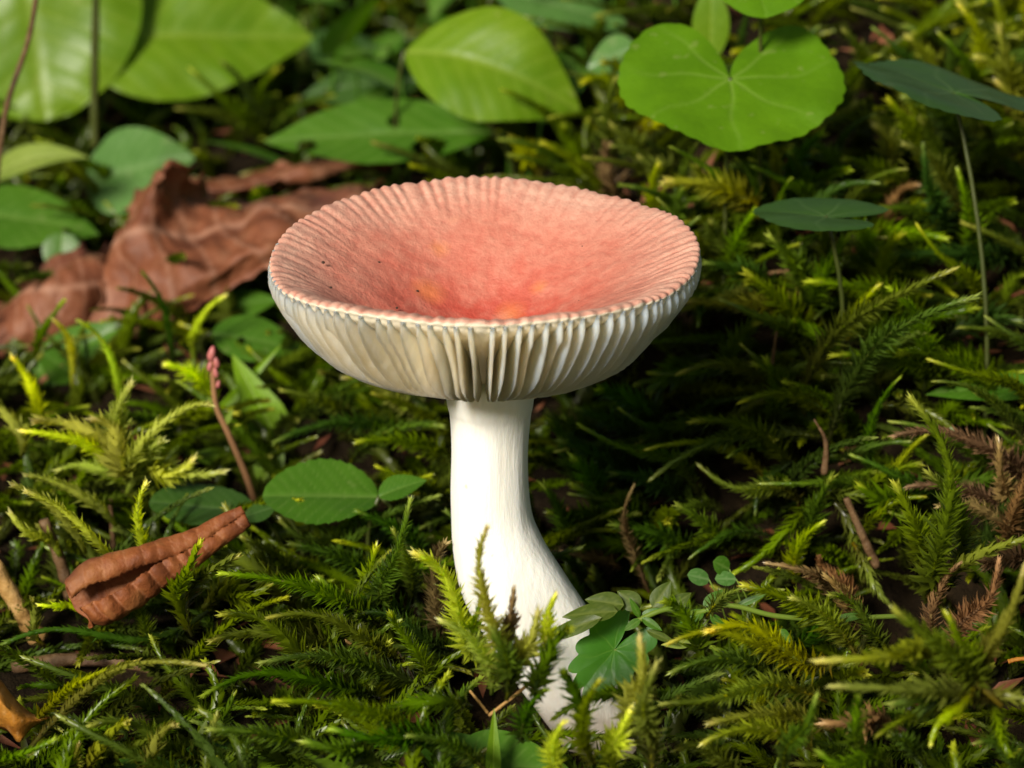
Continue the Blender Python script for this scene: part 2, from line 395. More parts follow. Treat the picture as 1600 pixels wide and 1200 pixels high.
        rim2 = [((m - 1) * k + j + 1, (m - 1) * k + j, n + (m - 1) * k + j, n + (m - 1) * k + j + 1) for j in range(k - 1)]
        return mesh('gill', V, np.concatenate([F, F2, np.array(rim), np.array(rim2)]))
    protos = [gill(s) for s in range(12)]
    for me in protos: me.materials.append(M['gill'])
    for i in range(NG):
        a = float(np.interp((i + 0.5) * 2 * math.pi / NG, warp(th), th)) + rng.normal(0, 0.002)
        da = (a - (1.5 * math.pi + 0.03)) / (2 * math.pi / NG)
        if abs(da) < 2.2: a += math.copysign(0.16, da) * (1 - abs(da) / 2.2) * 2 * math.pi / NG      # the split at the front
        lz = 0.035 * math.sin(3 * a + 0.9) + 0.02 * math.sin(5 * a + 0.3) - 0.03 * math.cos(a - 2.6) - 0.05 * math.cos(2 * a)
        lr = 0.985 + 0.008 * math.sin(2 * a + 0.6) + 0.006 * math.sin(3 * a + 2) + 0.003 * math.sin(7 * a)
        g = obj('gill', protos[int(rng.integers(12))], None, cap)
        g.rotation_euler = (0, 0, a); g.scale = (lr, 1, 1); g.location = (0, 0, lz * 0.8 * U)
    # stem
    spec = [(-0.30, 4.75, 62, 762), (560, None, 0, 0)]
    rows = [(590, 765, 74), (622, 766, 68), (650, 766, 63), (700, 765, 60), (760, 765, 62), (810, 769, 65), (850, 777, 71), (900, 794, 79), (950, 822, 82),
            (1010, 862, 82), (1080, 908, 76), (1150, 945, 68), (1230, 980, 62), (1320, 1010, 54)]
    pts = []; rad = []
    for py, px, hw in rows:
        Y = -0.45 * float(sm(np.array((py - 780) / 400)))
        p = at_y(px, py, Y); pts.append(p - np.array([CX, CY, 0])); rad.append(hw / 133.3)
    pts = np.array(pts); pts[0] = (pts[1][0], 0, 4.6); rad[0] = 0.56
    P = catmull(pts, 90); Rr = catmull(np.array(rad)[:, None], 90)[:, 0]
    V, F = tube(P, Rr, 64)
    for i in range(len(V)):
        c = P[i // 64] if i < 90 * 64 else V[i]; d = V[i] - c; a = math.atan2(d[1], d[0]); z = c[2]
        f = 1 + 0.035 * nz((math.cos(a), math.sin(a), z * 0.7), 1.1, 3) + 0.012 * nz((math.cos(a) * 3, math.sin(a) * 3, z * 1.2), 1.0, 8)
        f -= 0.05 * math.exp(-((a + 1.15) / 0.28) ** 2) * float(sm(np.array((2.3 - z) / 1.0)))       # shallow furrow on the bend
        V[i] = c + d * f
    st = obj('stem', mesh('stem', V, F), M['stem'], root)
    return root
mush = build_mushroom()

# ------------------------------------------------------------------ moss
GOLD = math.radians(137.5)
STYLES = {   # leaf length, spread at base / tip (deg), recurve, leaves per cm, stem radius, width ratio
    'plume':  dict(l=0.19, a0=60, a1=14, rec=-0.35, n=135, sr=0.026, w=0.28),
    'bushy':  dict(l=0.235, a0=52, a1=13, rec=0.05, n=150, sr=0.024, w=0.25),
    'frond':  dict(l=0.33, a0=48, a1=12, rec=0.04, n=120, sr=0.03, w=0.23),
    'slim':   dict(l=0.21, a0=27, a1=7, rec=0.03, n=85, sr=0.034, w=0.42),
    'star':   dict(l=0.30, a0=33, a1=7, rec=0.05, n=75, sr=0.034, w=0.36),
}
def moss_arrays(style, L, seed, hi=True, dens=1.0):
    """leaf verts, tris, t, then the stem path: a shoot from the origin to (0,0,L)"""
    rg = np.random.default_rng(seed); S = STYLES[style]
    n = int(S['n'] * L * dens) + 14
    t = np.sort(np.clip((np.arange(n) + rg.uniform(-0.4, 0.4, n)) / n, 0.0, 1)); t = t ** 0.92
    b = rg.uniform(0.06, 0.16) * L; c2 = rg.normal(0, 0.05) * L; b3 = rg.normal(0, 0.035) * L
    def path(t): return np.stack([b * 4 * t * (1 - t), c2 * np.sin(2 * math.pi * t) + b3 * np.sin(math.pi * t), t * L], -1)
    P = path(t); T = path(np.clip(t + 0.01, 0, 2)) - path(t - 0.01); T /= np.linalg.norm(T, axis=1)[:, None]
    X = np.cross(np.array([0, 1.0, 0]), T); X /= np.linalg.norm(X, axis=1)[:, None]; Y = np.cross(T, X)
    phi = np.arange(n) * GOLD + rg.normal(0, 0.3, n)
    R = np.cos(phi)[:, None] * X + np.sin(phi)[:, None] * Y
    B = np.cross(T, R)
    al = np.radians(S['a0'] + (S['a1'] - S['a0']) * t ** 1.8 + rg.normal(0, 7, n))
    D = np.cos(al)[:, None] * T + np.sin(al)[:, None] * R           # leaf direction
    Nn = np.sin(al)[:, None] * T - np.cos(al)[:, None] * R          # leaf upper side (towards the stem tip)
    ln = S['l'] * (0.55 + 0.45 * np.sin(np.clip(t * 1.25 + 0.18, 0, 1) * math.pi) ** 0.6) * np.where(t > 0.93, 0.8, 1) * rg.uniform(0.72, 1.2, n)
    ln = ln * np.where(t < 0.12, 0.7, 1)
    w = ln * S['w'] * 0.5; rec = S['rec'] + rg.normal(0, 0.08, n)
    l_, w_, r_ = ln[:, None], w[:, None], rec[:, None]
    base = P + R * S['sr'] * 0.6
    if hi:
        vs = [base - B * w_ * 0.6, base + B * w_ * 0.6,
              base + D * l_ * 0.38 - B * w_ + Nn * (w_ * 0.55 - r_ * l_ * 0.10),
              base + D * l_ * 0.42 - Nn * r_ * l_ * 0.12,
              base + D * l_ * 0.38 + B * w_ + Nn * (w_ * 0.55 - r_ * l_ * 0.10),
              base + D * l_ * 0.75 - Nn * r_ * l_ * 0.45 - B * w_ * 0.34,
              base + D * l_ * 0.75 - Nn * r_ * l_ * 0.45 + B * w_ * 0.34,
              base + D * l_ - Nn * r_ * l_ * 0.95]
        tri = np.array([(0, 1, 3), (0, 3, 2), (1, 4, 3), (2, 3, 5), (3, 6, 5), (3, 4, 6), (5, 6, 7)])
    else:
        vs = [base, base + D * l_ * 0.4 - B * w_ * 1.35 + Nn * w_ * 0.5, base + D * l_ * 0.4 + B * w_ * 1.35 + Nn * w_ * 0.5, base + D * l_ - Nn * r_ * l_ * 0.8]
        tri = np.array([(0, 1, 3), (0, 3, 2)])
    k = len(vs); V = np.stack(vs, 1).reshape(-1, 3)
    F = (np.arange(n) * k)[:, None, None] + tri[None]; F = F.reshape(-1, 3)
    # tips of leaves slightly paler than their bases
    tv = np.repeat(t, k); tv = tv + np.tile((np.arange(k) == k - 1) * 0.0, n)
    ps = path(np.linspace(-0.02, 0.98, 9))
    return V, F, tv, ps, S['sr']

PROTO = {}
def moss_proto(style, mat, Lc, var):
    key = (style, mat, Lc, var)
    if key not in PROTO:
        V, F, t, ps, sr = moss_arrays(style, Lc, 31 * var + int(Lc * 10) + 7 * len(style) + ord(style[0]))
        me = mesh('moss_leaves', V, F, {'t': t}); me.materials.append(M[mat])
        sv, sf = tube(ps, np.linspace(sr, sr * 0.5, len(ps)), 5)
        ms = mesh('moss_stem', sv, sf, {'t': np.repeat(np.linspace(0, 0.6, len(ps)), 5)}); ms.materials.append(M[mat])
        PROTO[key] = (me, ms)
    return PROTO[key]
CLASSES = [0.8, 1.3, 2.0, 2.9]
n_shoots = 0
def moss_shoot(base, tip, style, mat, label, group, roll=None, var=None):
    global n_shoots
    base = np.asarray(base, float); tip = np.asarray(tip, float)
    d = tip - base; L = float(np.linalg.norm(d)); z = d / L
    Lc = min(CLASSES, key=lambda c: abs(math.log(c / L)))
    me, ms = moss_proto(style, mat, Lc, int(rng.integers(4)) if var is None else var)
    up = np.array([0, -0.25, 1.0]); x = up - z * up.dot(z)
    x = unit(x) if np.linalg.norm(x) > 0.15 else unit(np.cross(z, [0, 1, 0]))
    a = math.radians(rng.uniform(-50, 50) if roll is None else roll)
    y = np.cross(z, x); x = math.cos(a) * x + math.sin(a) * y; y = np.cross(z, x)
    s = L / Lc
    root = thing('moss_shoot', label, 'moss', base, group)
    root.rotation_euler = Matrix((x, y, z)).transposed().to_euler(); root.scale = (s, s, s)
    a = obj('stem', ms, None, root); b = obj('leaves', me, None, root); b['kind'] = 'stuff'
    n_shoots += 1
    return root
ZONES = {
    'stem': 'against the foot of the mushroom stem', 'bank': 'on the shaded bank behind the mushroom',
    'mat': 'between the curled brown leaf and the mushroom stem', 'pale': 'among herbs beside the dry brown leaves',
    'front': 'in the carpet below the creeping stalk', 'brown': 'among green moss on the bank', 'far': 'on the slope beyond the mushroom cap'}
STY = {'plume': 'feathery', 'frond': 'broad feathery', 'bushy': 'bushy', 'slim': 'slender', 'star': 'spiky'}
COLR = {'moss_fresh': 'fresh light green', 'moss': 'green', 'moss_yellow': 'yellow-green', 'moss_dark': 'deep green', 'moss_brown': 'withered brown'}
def shoot_px(bx, by, tx, ty, style='plume', mat='moss', zone='bank', off=0.45, near=0.0, dy=None, roll=None):
    b = hit(bx, by, off); b = at_y(bx, by, b[1] - near)
    t0 = at_y(tx, ty, b[1]); L = np.linalg.norm(t0 - b)
    t = at_y(tx, ty, b[1] + (-0.25 * L if dy is None else dy))
    d = t - b; b = b - d * 0.12               # root reaches into the carpet
    e = math.degrees(math.asin(unit(d)[2])); size = np.linalg.norm(d)
    state = 'upright' if e > 52 else 'leaning' if e > 20 else 'trailing' if e > -15 else 'drooping'
    lab = f"{'long' if size > 1.9 else 'short' if size < 0.9 else 'medium'} {state} {STY[style]} {COLR[mat]} moss shoot {ZONES[zone]}"; grp = lab.replace(' shoot', ' shoots')
    return moss_shoot(b, t, style, mat, lab, grp, roll)

HAND = [
 # around the stem foot
 (612, 960, 641, 782, 'bushy', 'moss', 'stem', 0.9), (588, 950, 586, 858, 'bushy', 'moss', 'stem', 0.9), (735, 1010, 650, 866, 'bushy', 'moss_yellow', 'stem', 1.6),
 (745, 1010, 751, 936, 'plume', 'moss', 'stem', 1.7), (790, 1005, 760, 826, 'bushy', 'moss_yellow', 'stem', 2.2), (800, 1000, 803, 920, 'plume', 'moss_brown', 'stem', 2.1),
 (690, 990, 694, 850, 'bushy', 'moss_brown', 'stem', 0.5), (858, 1010, 868, 930, 'plume', 'moss_yellow', 'stem', 2.2), (842, 1075, 888, 985, 'bushy', 'moss_dark', 'stem', 2.0),
 (760, 1070, 690, 970, 'bushy', 'moss_yellow', 'stem', 1.6), (800, 1060, 840, 960, 'bushy', 'moss_yellow', 'stem', 1.7), (790, 1080, 770, 985, 'bushy', 'moss', 'stem', 1.8),
 (930, 1180, 936, 1064, 'bushy', 'moss', 'stem', 1.7), (1000, 1150, 1000, 1000, 'bushy', 'moss_yellow', 'stem', 1.6), (872, 1200, 880, 1130, 'bushy', 'moss_yellow', 'stem', 1.5),
 (1010, 1095, 866, 1122, 'bushy', 'moss', 'stem', 1.6), (1020, 1195, 1025, 1040, 'bushy', 'moss_yellow', 'front', 1.4), (660, 1060, 610, 960, 'bushy', 'moss', 'stem', 0.9),
 (820, 1150, 850, 1080, 'bushy', 'moss_dark', 'stem', 1.4), (640, 930, 615, 830, 'bushy', 'moss', 'stem', 0.8), (905, 1130, 880, 1050, 'bushy', 'moss_dark', 'stem', 1.8),
 (960, 1200, 985, 1110, 'bushy', 'moss_yellow', 'stem', 1.3), (750, 1200, 640, 1150, 'bushy', 'moss', 'stem', 0.8),
 # carpet between curled leaf and stem, lying towards the left
 (575, 975, 346, 896, 'bushy', 'moss', 'mat', 0.9), (520, 1010, 335, 1000, 'bushy', 'moss', 'mat', 0.8), (610, 1030, 420, 965, 'bushy', 'moss', 'mat', 0.9),
 (720, 1105, 598, 1112, 'bushy', 'moss', 'mat', 1.2), (560, 1090, 320, 1085, 'bushy', 'moss_dark', 'mat', 0.7), (640, 1150, 430, 1095, 'bushy', 'moss', 'mat', 0.8),
 (650, 1075, 410, 1035, 'bushy', 'moss', 'mat', 0.9), (440, 940, 290, 868, 'star', 'moss', 'mat', 0.8), (300, 975, 312, 850, 'star', 'moss', 'mat', 0.8),
 (285, 965, -10, 1014, 'slim', 'moss_dark', 'mat', 0.6), (640, 980, 500, 905, 'bushy', 'moss_dark', 'mat', 0.7), (600, 920, 455, 850, 'bushy', 'moss_dark', 'mat', 0.5),
 (330, 945, 420, 915, 'star', 'moss', 'mat', 0.9), (290, 960, 370, 870, 'star', 'moss', 'mat', 0.9), (500, 1040, 350, 960, 'bushy', 'moss', 'mat', 0.8),
 (700, 1170, 520, 1140, 'bushy', 'moss_dark', 'mat', 0.8), (500, 1180, 330, 1140, 'bushy', 'moss', 'mat', 0.6), (470, 920, 380, 840, 'bushy', 'moss', 'mat', 0.6),
 (660, 870, 560, 800, 'bushy', 'moss_dark', 'mat', 0.5), (560, 860, 440, 815, 'bushy', 'moss_dark', 'mat', 0.4), (690, 1010, 560, 960, 'bushy', 'moss_dark', 'mat', 0.8),
 (60, 1130, 212, 1034, 'slim', 'moss_yellow', 'mat', 0.7), (80, 1150, 322, 1040, 'slim', 'moss_yellow', 'mat', 0.8), (-20, 1200, 85, 1155, 'slim', 'moss', 'mat', 0.6),
 (120, 1215, 122, 1165, 'bushy', 'moss_yellow', 'mat', 0.6), (140, 1200, 198, 1130, 'slim', 'moss_yellow', 'mat', 0.7), (225, 1205, 272, 1132, 'slim', 'moss_yellow', 'mat', 0.7),
 (310, 1185, 145, 1132, 'bushy', 'moss', 'mat', 0.5), (400, 1200, 390, 1150, 'bushy', 'moss', 'mat', 0.6), (590, 1200, 480, 1160, 'bushy', 'moss', 'mat', 0.6),
 (100, 1080, 30, 1075, 'slim', 'moss_dark', 'mat', 0.4),
 # pale shoots and star by the dry leaves
 (178, 885, 40, 768, 'slim', 'moss_yellow', 'pale', 0.8), (120, 850, 18, 757, 'slim', 'moss_yellow', 'pale', 0.6), (165, 810, 40, 742, 'slim', 'moss_yellow', 'pale', 0.6),
 (85, 860, 17, 803, 'slim', 'moss_yellow', 'pale', 0.5), (238, 875, 228, 755, 'slim', 'moss_yellow', 'pale', 0.8), (120, 955, 60, 945, 'slim', 'moss_yellow', 'pale', 0.6),
 (205, 735, 205, 600, 'star', 'moss', 'pale', 1.0), (215, 740, 328, 632, 'star', 'moss_yellow', 'pale', 1.0), (195, 745, 34, 674, 'star', 'moss_yellow', 'pale', 0.9),
 (190, 735, 55, 658, 'star', 'moss_yellow', 'pale', 1.0), (200, 735, 146, 655, 'star', 'moss_yellow', 'pale', 1.1), (215, 750, 345, 738, 'star', 'moss', 'pale', 0.8),
 (210, 750, 300, 720, 'star', 'moss', 'pale', 0.9), (200, 760, 90, 735, 'star', 'moss', 'pale', 0.7), (205, 760, 250, 690, 'star', 'moss', 'pale', 0.9), (200, 770, 270, 790, 'star', 'moss_dark', 'pale', 0.6),
 (188, 640, 122, 500, 'slim', 'moss_yellow', 'pale', 0.6), (110, 590, 84, 500, 'slim', 'moss_yellow', 'pale', 0.6), (290, 530, 352, 462, 'slim', 'moss_yellow', 'pale', 0.5),
 (60, 650, 20, 560, 'star', 'moss', 'pale', 0.5), (265, 560, 222, 425, 'slim', 'moss_dark', 'pale', 0.5), (30, 700, -10, 620, 'slim', 'moss_yellow', 'pale', 0.5),
 (330, 620, 260, 570, 'bushy', 'moss_yellow', 'pale', 0.5), (470, 660, 600, 580, 'bushy', 'moss', 'pale', 0.4), (560, 720, 690, 665, 'bushy', 'moss', 'pale', 0.5),
 (640, 640, 540, 590, 'bushy', 'moss_yellow', 'pale', 0.5), (700, 720, 560, 690, 'bushy', 'moss', 'pale', 0.5), (640, 690, 430, 690, 'bushy', 'moss_dark', 'pale', 0.4),
 (690, 780, 590, 730, 'bushy', 'moss', 'pale', 0.5), (540, 650, 440, 610, 'bushy', 'moss', 'pale', 0.4), (60, 560, 100, 470, 'slim', 'moss', 'pale', 0.4),
 # bank on the right
 (1262, 690, 1018, 748, 'plume', 'moss', 'bank', 1.0), (1075, 765, 905, 664, 'plume', 'moss', 'bank', 0.8), (1010, 805, 893, 772, 'plume', 'moss', 'bank', 0.8),
 (1215, 612, 1062, 583, 'plume', 'moss', 'bank', 0.9), (1300, 655, 1158, 628, 'plume', 'moss', 'bank', 0.9), (1275, 600, 1488, 422, 'bushy', 'moss', 'bank', 1.2),
 (1320, 660, 1523, 464, 'bushy', 'moss', 'bank', 1.3), (1610, 650, 1452, 562, 'plume', 'moss', 'bank', 1.3), (1590, 690, 1459, 596, 'plume', 'moss', 'bank', 1.3),
 (1620, 580, 1543, 497, 'plume', 'moss', 'bank', 1.2), (1610, 545, 1500, 512, 'plume', 'moss', 'bank', 1.0), (1300, 420, 1298, 322, 'bushy', 'moss_yellow', 'bank', 0.7),
 (1262, 480, 1205, 372, 'bushy', 'moss', 'bank', 0.7), (1385, 460, 1402, 372, 'bushy', 'moss', 'bank', 0.6), (1340, 430, 1328, 330, 'bushy', 'moss', 'bank', 0.6),
 (1275, 755, 1412, 802, 'plume', 'moss', 'bank', 1.1), (1390, 640, 1508, 697, 'plume', 'moss', 'bank', 1.2), (1265, 790, 1146, 897, 'plume', 'moss', 'bank', 1.2),
 (1120, 800, 1042, 800, 'plume', 'moss', 'bank', 0.9), (1310, 800, 1350, 905, 'plume', 'moss', 'bank', 1.3), (1340, 860, 1390, 945, 'plume', 'moss_yellow', 'bank', 1.4),
 (1190, 840, 1080, 870, 'plume', 'moss_dark', 'bank', 0.9), (1250, 560, 1130, 470, 'plume', 'moss', 'bank', 0.7), (1260, 540, 1170, 430, 'bushy', 'moss_yellow', 'bank', 0.7),
 (1230, 620, 1160, 540, 'plume', 'moss', 'bank', 0.8), (1250, 640, 1180, 570, 'bushy', 'moss', 'bank', 0.8), (1310, 560, 1240, 500, 'plume', 'moss', 'bank', 0.8),
 (1310, 720, 1420, 690, 'plume', 'moss', 'bank', 0.9), (1340, 600, 1440, 520, 'bushy', 'moss', 'bank', 0.8), (1230, 730, 1180, 800, 'plume', 'moss_dark', 'bank', 0.9),
 (1060, 700, 970, 640, 'plume', 'moss_dark', 'bank', 0.5), (1100, 560, 1020, 610, 'bushy', 'moss_dark', 'bank', 0.4), (1130, 660, 1000, 690, 'bushy', 'moss_dark', 'bank', 0.5),
 (1450, 905, 1425, 625, 'bushy', 'moss_yellow', 'bank', 1.9), (1480, 900, 1452, 740, 'bushy', 'moss', 'bank', 1.9), (1430, 880, 1400, 760, 'bushy', 'moss', 'bank', 1.8),
 (1470, 920, 1625, 838, 'slim', 'moss_yellow', 'bank', 2.0), (1530, 1050, 1600, 890, 'slim', 'moss_yellow', 'bank', 1.9), (1500, 1010, 1560, 880, 'bushy', 'moss_brown', 'brown', 1.5),
 (1470, 1000, 1500, 880, 'plume', 'moss_brown', 'brown', 1.5),
 # dark hollow behind the stem
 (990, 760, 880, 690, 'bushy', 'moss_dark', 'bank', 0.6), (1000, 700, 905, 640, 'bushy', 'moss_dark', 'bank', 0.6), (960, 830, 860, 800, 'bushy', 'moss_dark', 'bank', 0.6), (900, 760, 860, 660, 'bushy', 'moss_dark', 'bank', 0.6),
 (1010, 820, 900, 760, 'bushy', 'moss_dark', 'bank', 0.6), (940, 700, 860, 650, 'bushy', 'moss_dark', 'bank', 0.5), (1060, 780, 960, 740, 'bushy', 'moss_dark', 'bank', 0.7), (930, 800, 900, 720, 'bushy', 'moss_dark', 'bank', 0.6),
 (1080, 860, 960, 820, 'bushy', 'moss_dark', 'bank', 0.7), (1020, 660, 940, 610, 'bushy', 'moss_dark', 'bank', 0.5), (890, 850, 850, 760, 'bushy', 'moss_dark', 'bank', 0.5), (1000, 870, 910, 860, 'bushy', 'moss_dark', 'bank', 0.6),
 # creeping frond and higher bank
 (1290, 300, 1175, 250, 'plume', 'moss', 'far', 0.5), (1430, 330, 1290, 285, 'plume', 'moss', 'far', 0.5), (1500, 350, 1620, 420, 'plume', 'moss', 'far', 0.5), (1400, 320, 1500, 350, 'plume', 'moss', 'far', 0.5),
 (1440, 240, 1412, 140, 'bushy', 'moss_yellow', 'far', 0.6), (1400, 280, 1370, 200, 'bushy', 'moss_yellow', 'far', 0.6), (1470, 300, 1440, 190, 'bushy', 'moss', 'far', 0.6),
 (1540, 160, 1500, 10, 'bushy', 'moss_yellow', 'far', 0.5), (1580, 120, 1550, -20, 'bushy', 'moss_yellow', 'far', 0.5), (1600, 180, 1530, 90, 'bushy', 'moss_yellow', 'far', 0.5),
 (1620, 90, 1590, -30, 'bushy', 'moss_yellow', 'far', 0.5), (1620, 220, 1560, 130, 'bushy', 'moss_yellow', 'far', 0.5), (1480, 150, 1420, 60, 'bushy', 'moss_yellow', 'far', 0.4),
 (1030, 350, 1028, 258, 'bushy', 'moss_yellow', 'far', 0.6), (1060, 370, 1070, 290, 'bushy', 'moss', 'far', 0.6), (960, 300, 950, 230, 'bushy', 'moss_brown', 'far', 0.4),
 (1120, 340, 1090, 260, 'bushy', 'moss_yellow', 'far', 0.4), (1150, 420, 1180, 330, 'bushy', 'moss', 'far', 0.6), (1130, 420, 1110, 350, 'bushy', 'moss', 'far', 0.6), (1200, 320, 1150, 260, 'bushy', 'moss', 'far', 0.4),
 (680, 270, 672, 200, 'slim', 'moss_yellow', 'far', 0.4), (900, 270, 880, 200, 'bushy', 'moss', 'far', 0.4), (840, 270, 800, 220, 'bushy', 'moss_yellow', 'far', 0.4), (1000, 260, 960, 200, 'bushy', 'moss', 'far', 0.4),
 (410, 220, 300, 110, 'star', 'moss', 'far', 0.6), (410, 225, 350, 100, 'star', 'moss_dark', 'far', 0.6), (405, 225, 280, 170, 'star', 'moss', 'far', 0.5), (410, 220, 430, 110, 'star', 'moss_dark', 'far', 0.6), (415, 225, 520, 150, 'star', 'moss_dark', 'far', 0.4),
 (1580, 420, 1540, 350, 'bushy', 'moss_dark', 'far', 0.4), (1560, 480, 1600, 430, 'bushy', 'moss', 'far', 0.5), (1420, 420, 1480, 390, 'bushy', 'moss_dark', 'far', 0.4),
 # front star and rows
 (1530, 1090, 1283, 1033, 'star', 'moss_yellow', 'front', 2.0), (1530, 1095, 1303, 1072, 'star', 'moss_yellow', 'front', 1.8), (1535, 1085, 1625, 1112, 'star', 'moss_yellow', 'front', 1.9),
 (1515, 1085, 1455, 1160, 'slim', 'moss_yellow', 'front', 2.0), (1525, 1080, 1400, 955, 'bushy', 'moss', 'front', 1.9), (1530, 1075, 1480, 960, 'bushy', 'moss', 'front', 1.8),
 (1520, 1095, 1400, 1100, 'star', 'moss', 'front', 1.8), (1540, 1100, 1580, 1180, 'bushy', 'moss', 'front', 1.6), (1500, 1110, 1370, 1150, 'bushy', 'moss', 'front', 1.4),
 (1260, 1095, 1035, 1100, 'bushy', 'moss_yellow', 'front', 1.3), (1230, 1040, 1045, 1005, 'bushy', 'moss_yellow', 'front', 1.3), (1200, 1060, 1050, 1050, 'bushy', 'moss', 'front', 1.2),
 (1310, 1000, 1165, 915, 'bushy', 'moss', 'front', 1.2), (1330, 1020, 1240, 935, 'bushy', 'moss_yellow', 'front', 1.3), (1280, 1030, 1110, 985, 'bushy', 'moss_yellow', 'front', 1.3),
 (1380, 1010, 1300, 930, 'bushy', 'moss', 'front', 1.3), (1250, 1170, 1100, 1160, 'bushy', 'moss_yellow', 'front', 1.0), (1280, 1140, 1110, 1130, 'bushy', 'moss_yellow', 'front', 1.1),
 (1230, 1200, 1275, 1090, 'bushy', 'moss', 'front', 1.3), (1400, 1140, 1290, 1130, 'bushy', 'moss_brown', 'front', 1.1), (1345, 1160, 1340, 1090, 'bushy', 'moss', 'front', 1.3),
 (1150, 1200, 1060, 1170, 'bushy', 'moss', 'front', 0.9), (1380, 1200, 1280, 1175, 'bushy', 'moss', 'front', 0.9), (1090, 1020, 1040, 940, 'bushy', 'moss', 'front', 1.3), (1120, 1120, 1060, 1090, 'bushy', 'moss', 'front', 1.2),
 (1440, 1190, 1390, 1150, 'bushy', 'moss_dark', 'front', 0.9), (1600, 1200, 1530, 1160, 'bushy', 'moss_dark', 'front', 0.9), (1110, 960, 1160, 920, 'bushy', 'moss_yellow', 'front', 1.2),
 # withered shoots
 (1600, 770, 1400, 680, 'bushy', 'moss_brown', 'brown', 1.3), (1590, 800, 1420, 760, 'bushy', 'moss_brown', 'brown', 1.3), (1600, 830, 1470, 790, 'bushy', 'moss_brown', 'brown', 1.3), (1570, 820, 1560, 690, 'bushy', 'moss_brown', 'brown', 1.3),
 (1580, 840, 1610, 730, 'bushy', 'moss_brown', 'brown', 1.3), (1600, 880, 1500, 860, 'bushy', 'moss_brown', 'brown', 1.2), (960, 885, 880, 862, 'plume', 'moss_brown', 'brown', 0.7), (1010, 905, 990, 760, 'plume', 'moss_brown', 'brown', 0.9),
 (960, 870, 930, 830, 'plume', 'moss_brown', 'brown', 0.6), (1310, 950, 1200, 880, 'plume', 'moss_brown', 'brown', 0.9), (1320, 940, 1280, 870, 'plume', 'moss_brown', 'brown', 0.9), (1340, 980, 1290, 900, 'plume', 'moss_brown', 'brown', 0.9),
]
for h in HAND:
    h = list(h)
    if h[4] == 'bushy' and h[6] in ('bank', 'far'): h[4] = 'frond'
    if h[5] == 'moss_yellow' and h[6] in ('stem', 'pale'): h[5] = 'moss_fresh'
    if h[4] == 'star' and h[6] == 'pale': h[5] = 'moss_fresh' if h[5] != 'moss_dark' else 'moss'
    if h[6] == 'bank' and h[5] == 'moss_yellow' and h[3] < 800: h[5] = 'moss'
    shoot_px(*h[:7], off=h[7] + (0.55 if h[6] == 'pale' else 0.3))
def zone_of(px, py):
    if py < 330: return 'far'
    if px > 1000 and py < 900: return 'bank'
    if px > 1000: return 'front'
    if py > 830: return 'mat'
    return 'pale' if px < 700 else 'bank'
def extra_shoots():
    """more single shoots between the hand placed ones"""
    n = 0
    while n < 328 - len(HAND):
        px, py = (rng.uniform(1060, 1620), rng.uniform(330, 900)) if n % 5 < 2 else (rng.uniform(960, 1640), rng.uniform(70, 340)) if n % 5 < 4 else (rng.uniform(-20, 1620), 1210 - 1100 * rng.uniform())
        if 600 < px < 960 and py < 830: continue
        if px < 620 and py < 560: continue
        z = zone_of(px, py); lft = px < 900
        L = rng.uniform(70, 150) * (0.9 if py < 400 else 1) * (1.5 if z == 'bank' else 1.2 if z == 'far' else 1)
        a = rng.uniform(0, 2 * math.pi)
        dx, dyy = math.cos(a) * L * 0.9, -abs(math.sin(a)) * L * 0.75
        mat = rng.choice(['moss', 'moss_dark', 'moss_yellow', 'moss_brown'], p=[.45, .34, .16, .05])
        if mat == 'moss_brown': z = 'brown' if px > 860 and py > 330 else z
        if mat == 'moss_brown' and z != 'brown': mat = 'moss'
        sty = rng.choice(['bushy', 'plume'], p=[.6, .4]) if px > 300 else rng.choice(['bushy', 'star', 'slim'])
        if z in ('bank', 'far') and sty == 'bushy': sty = 'frond'
        shoot_px(px, py, px + dx, py + dyy, sty, mat, z, off=1.0 if z in ('bank', 'far') else 0.6); n += 1
extra_shoots()

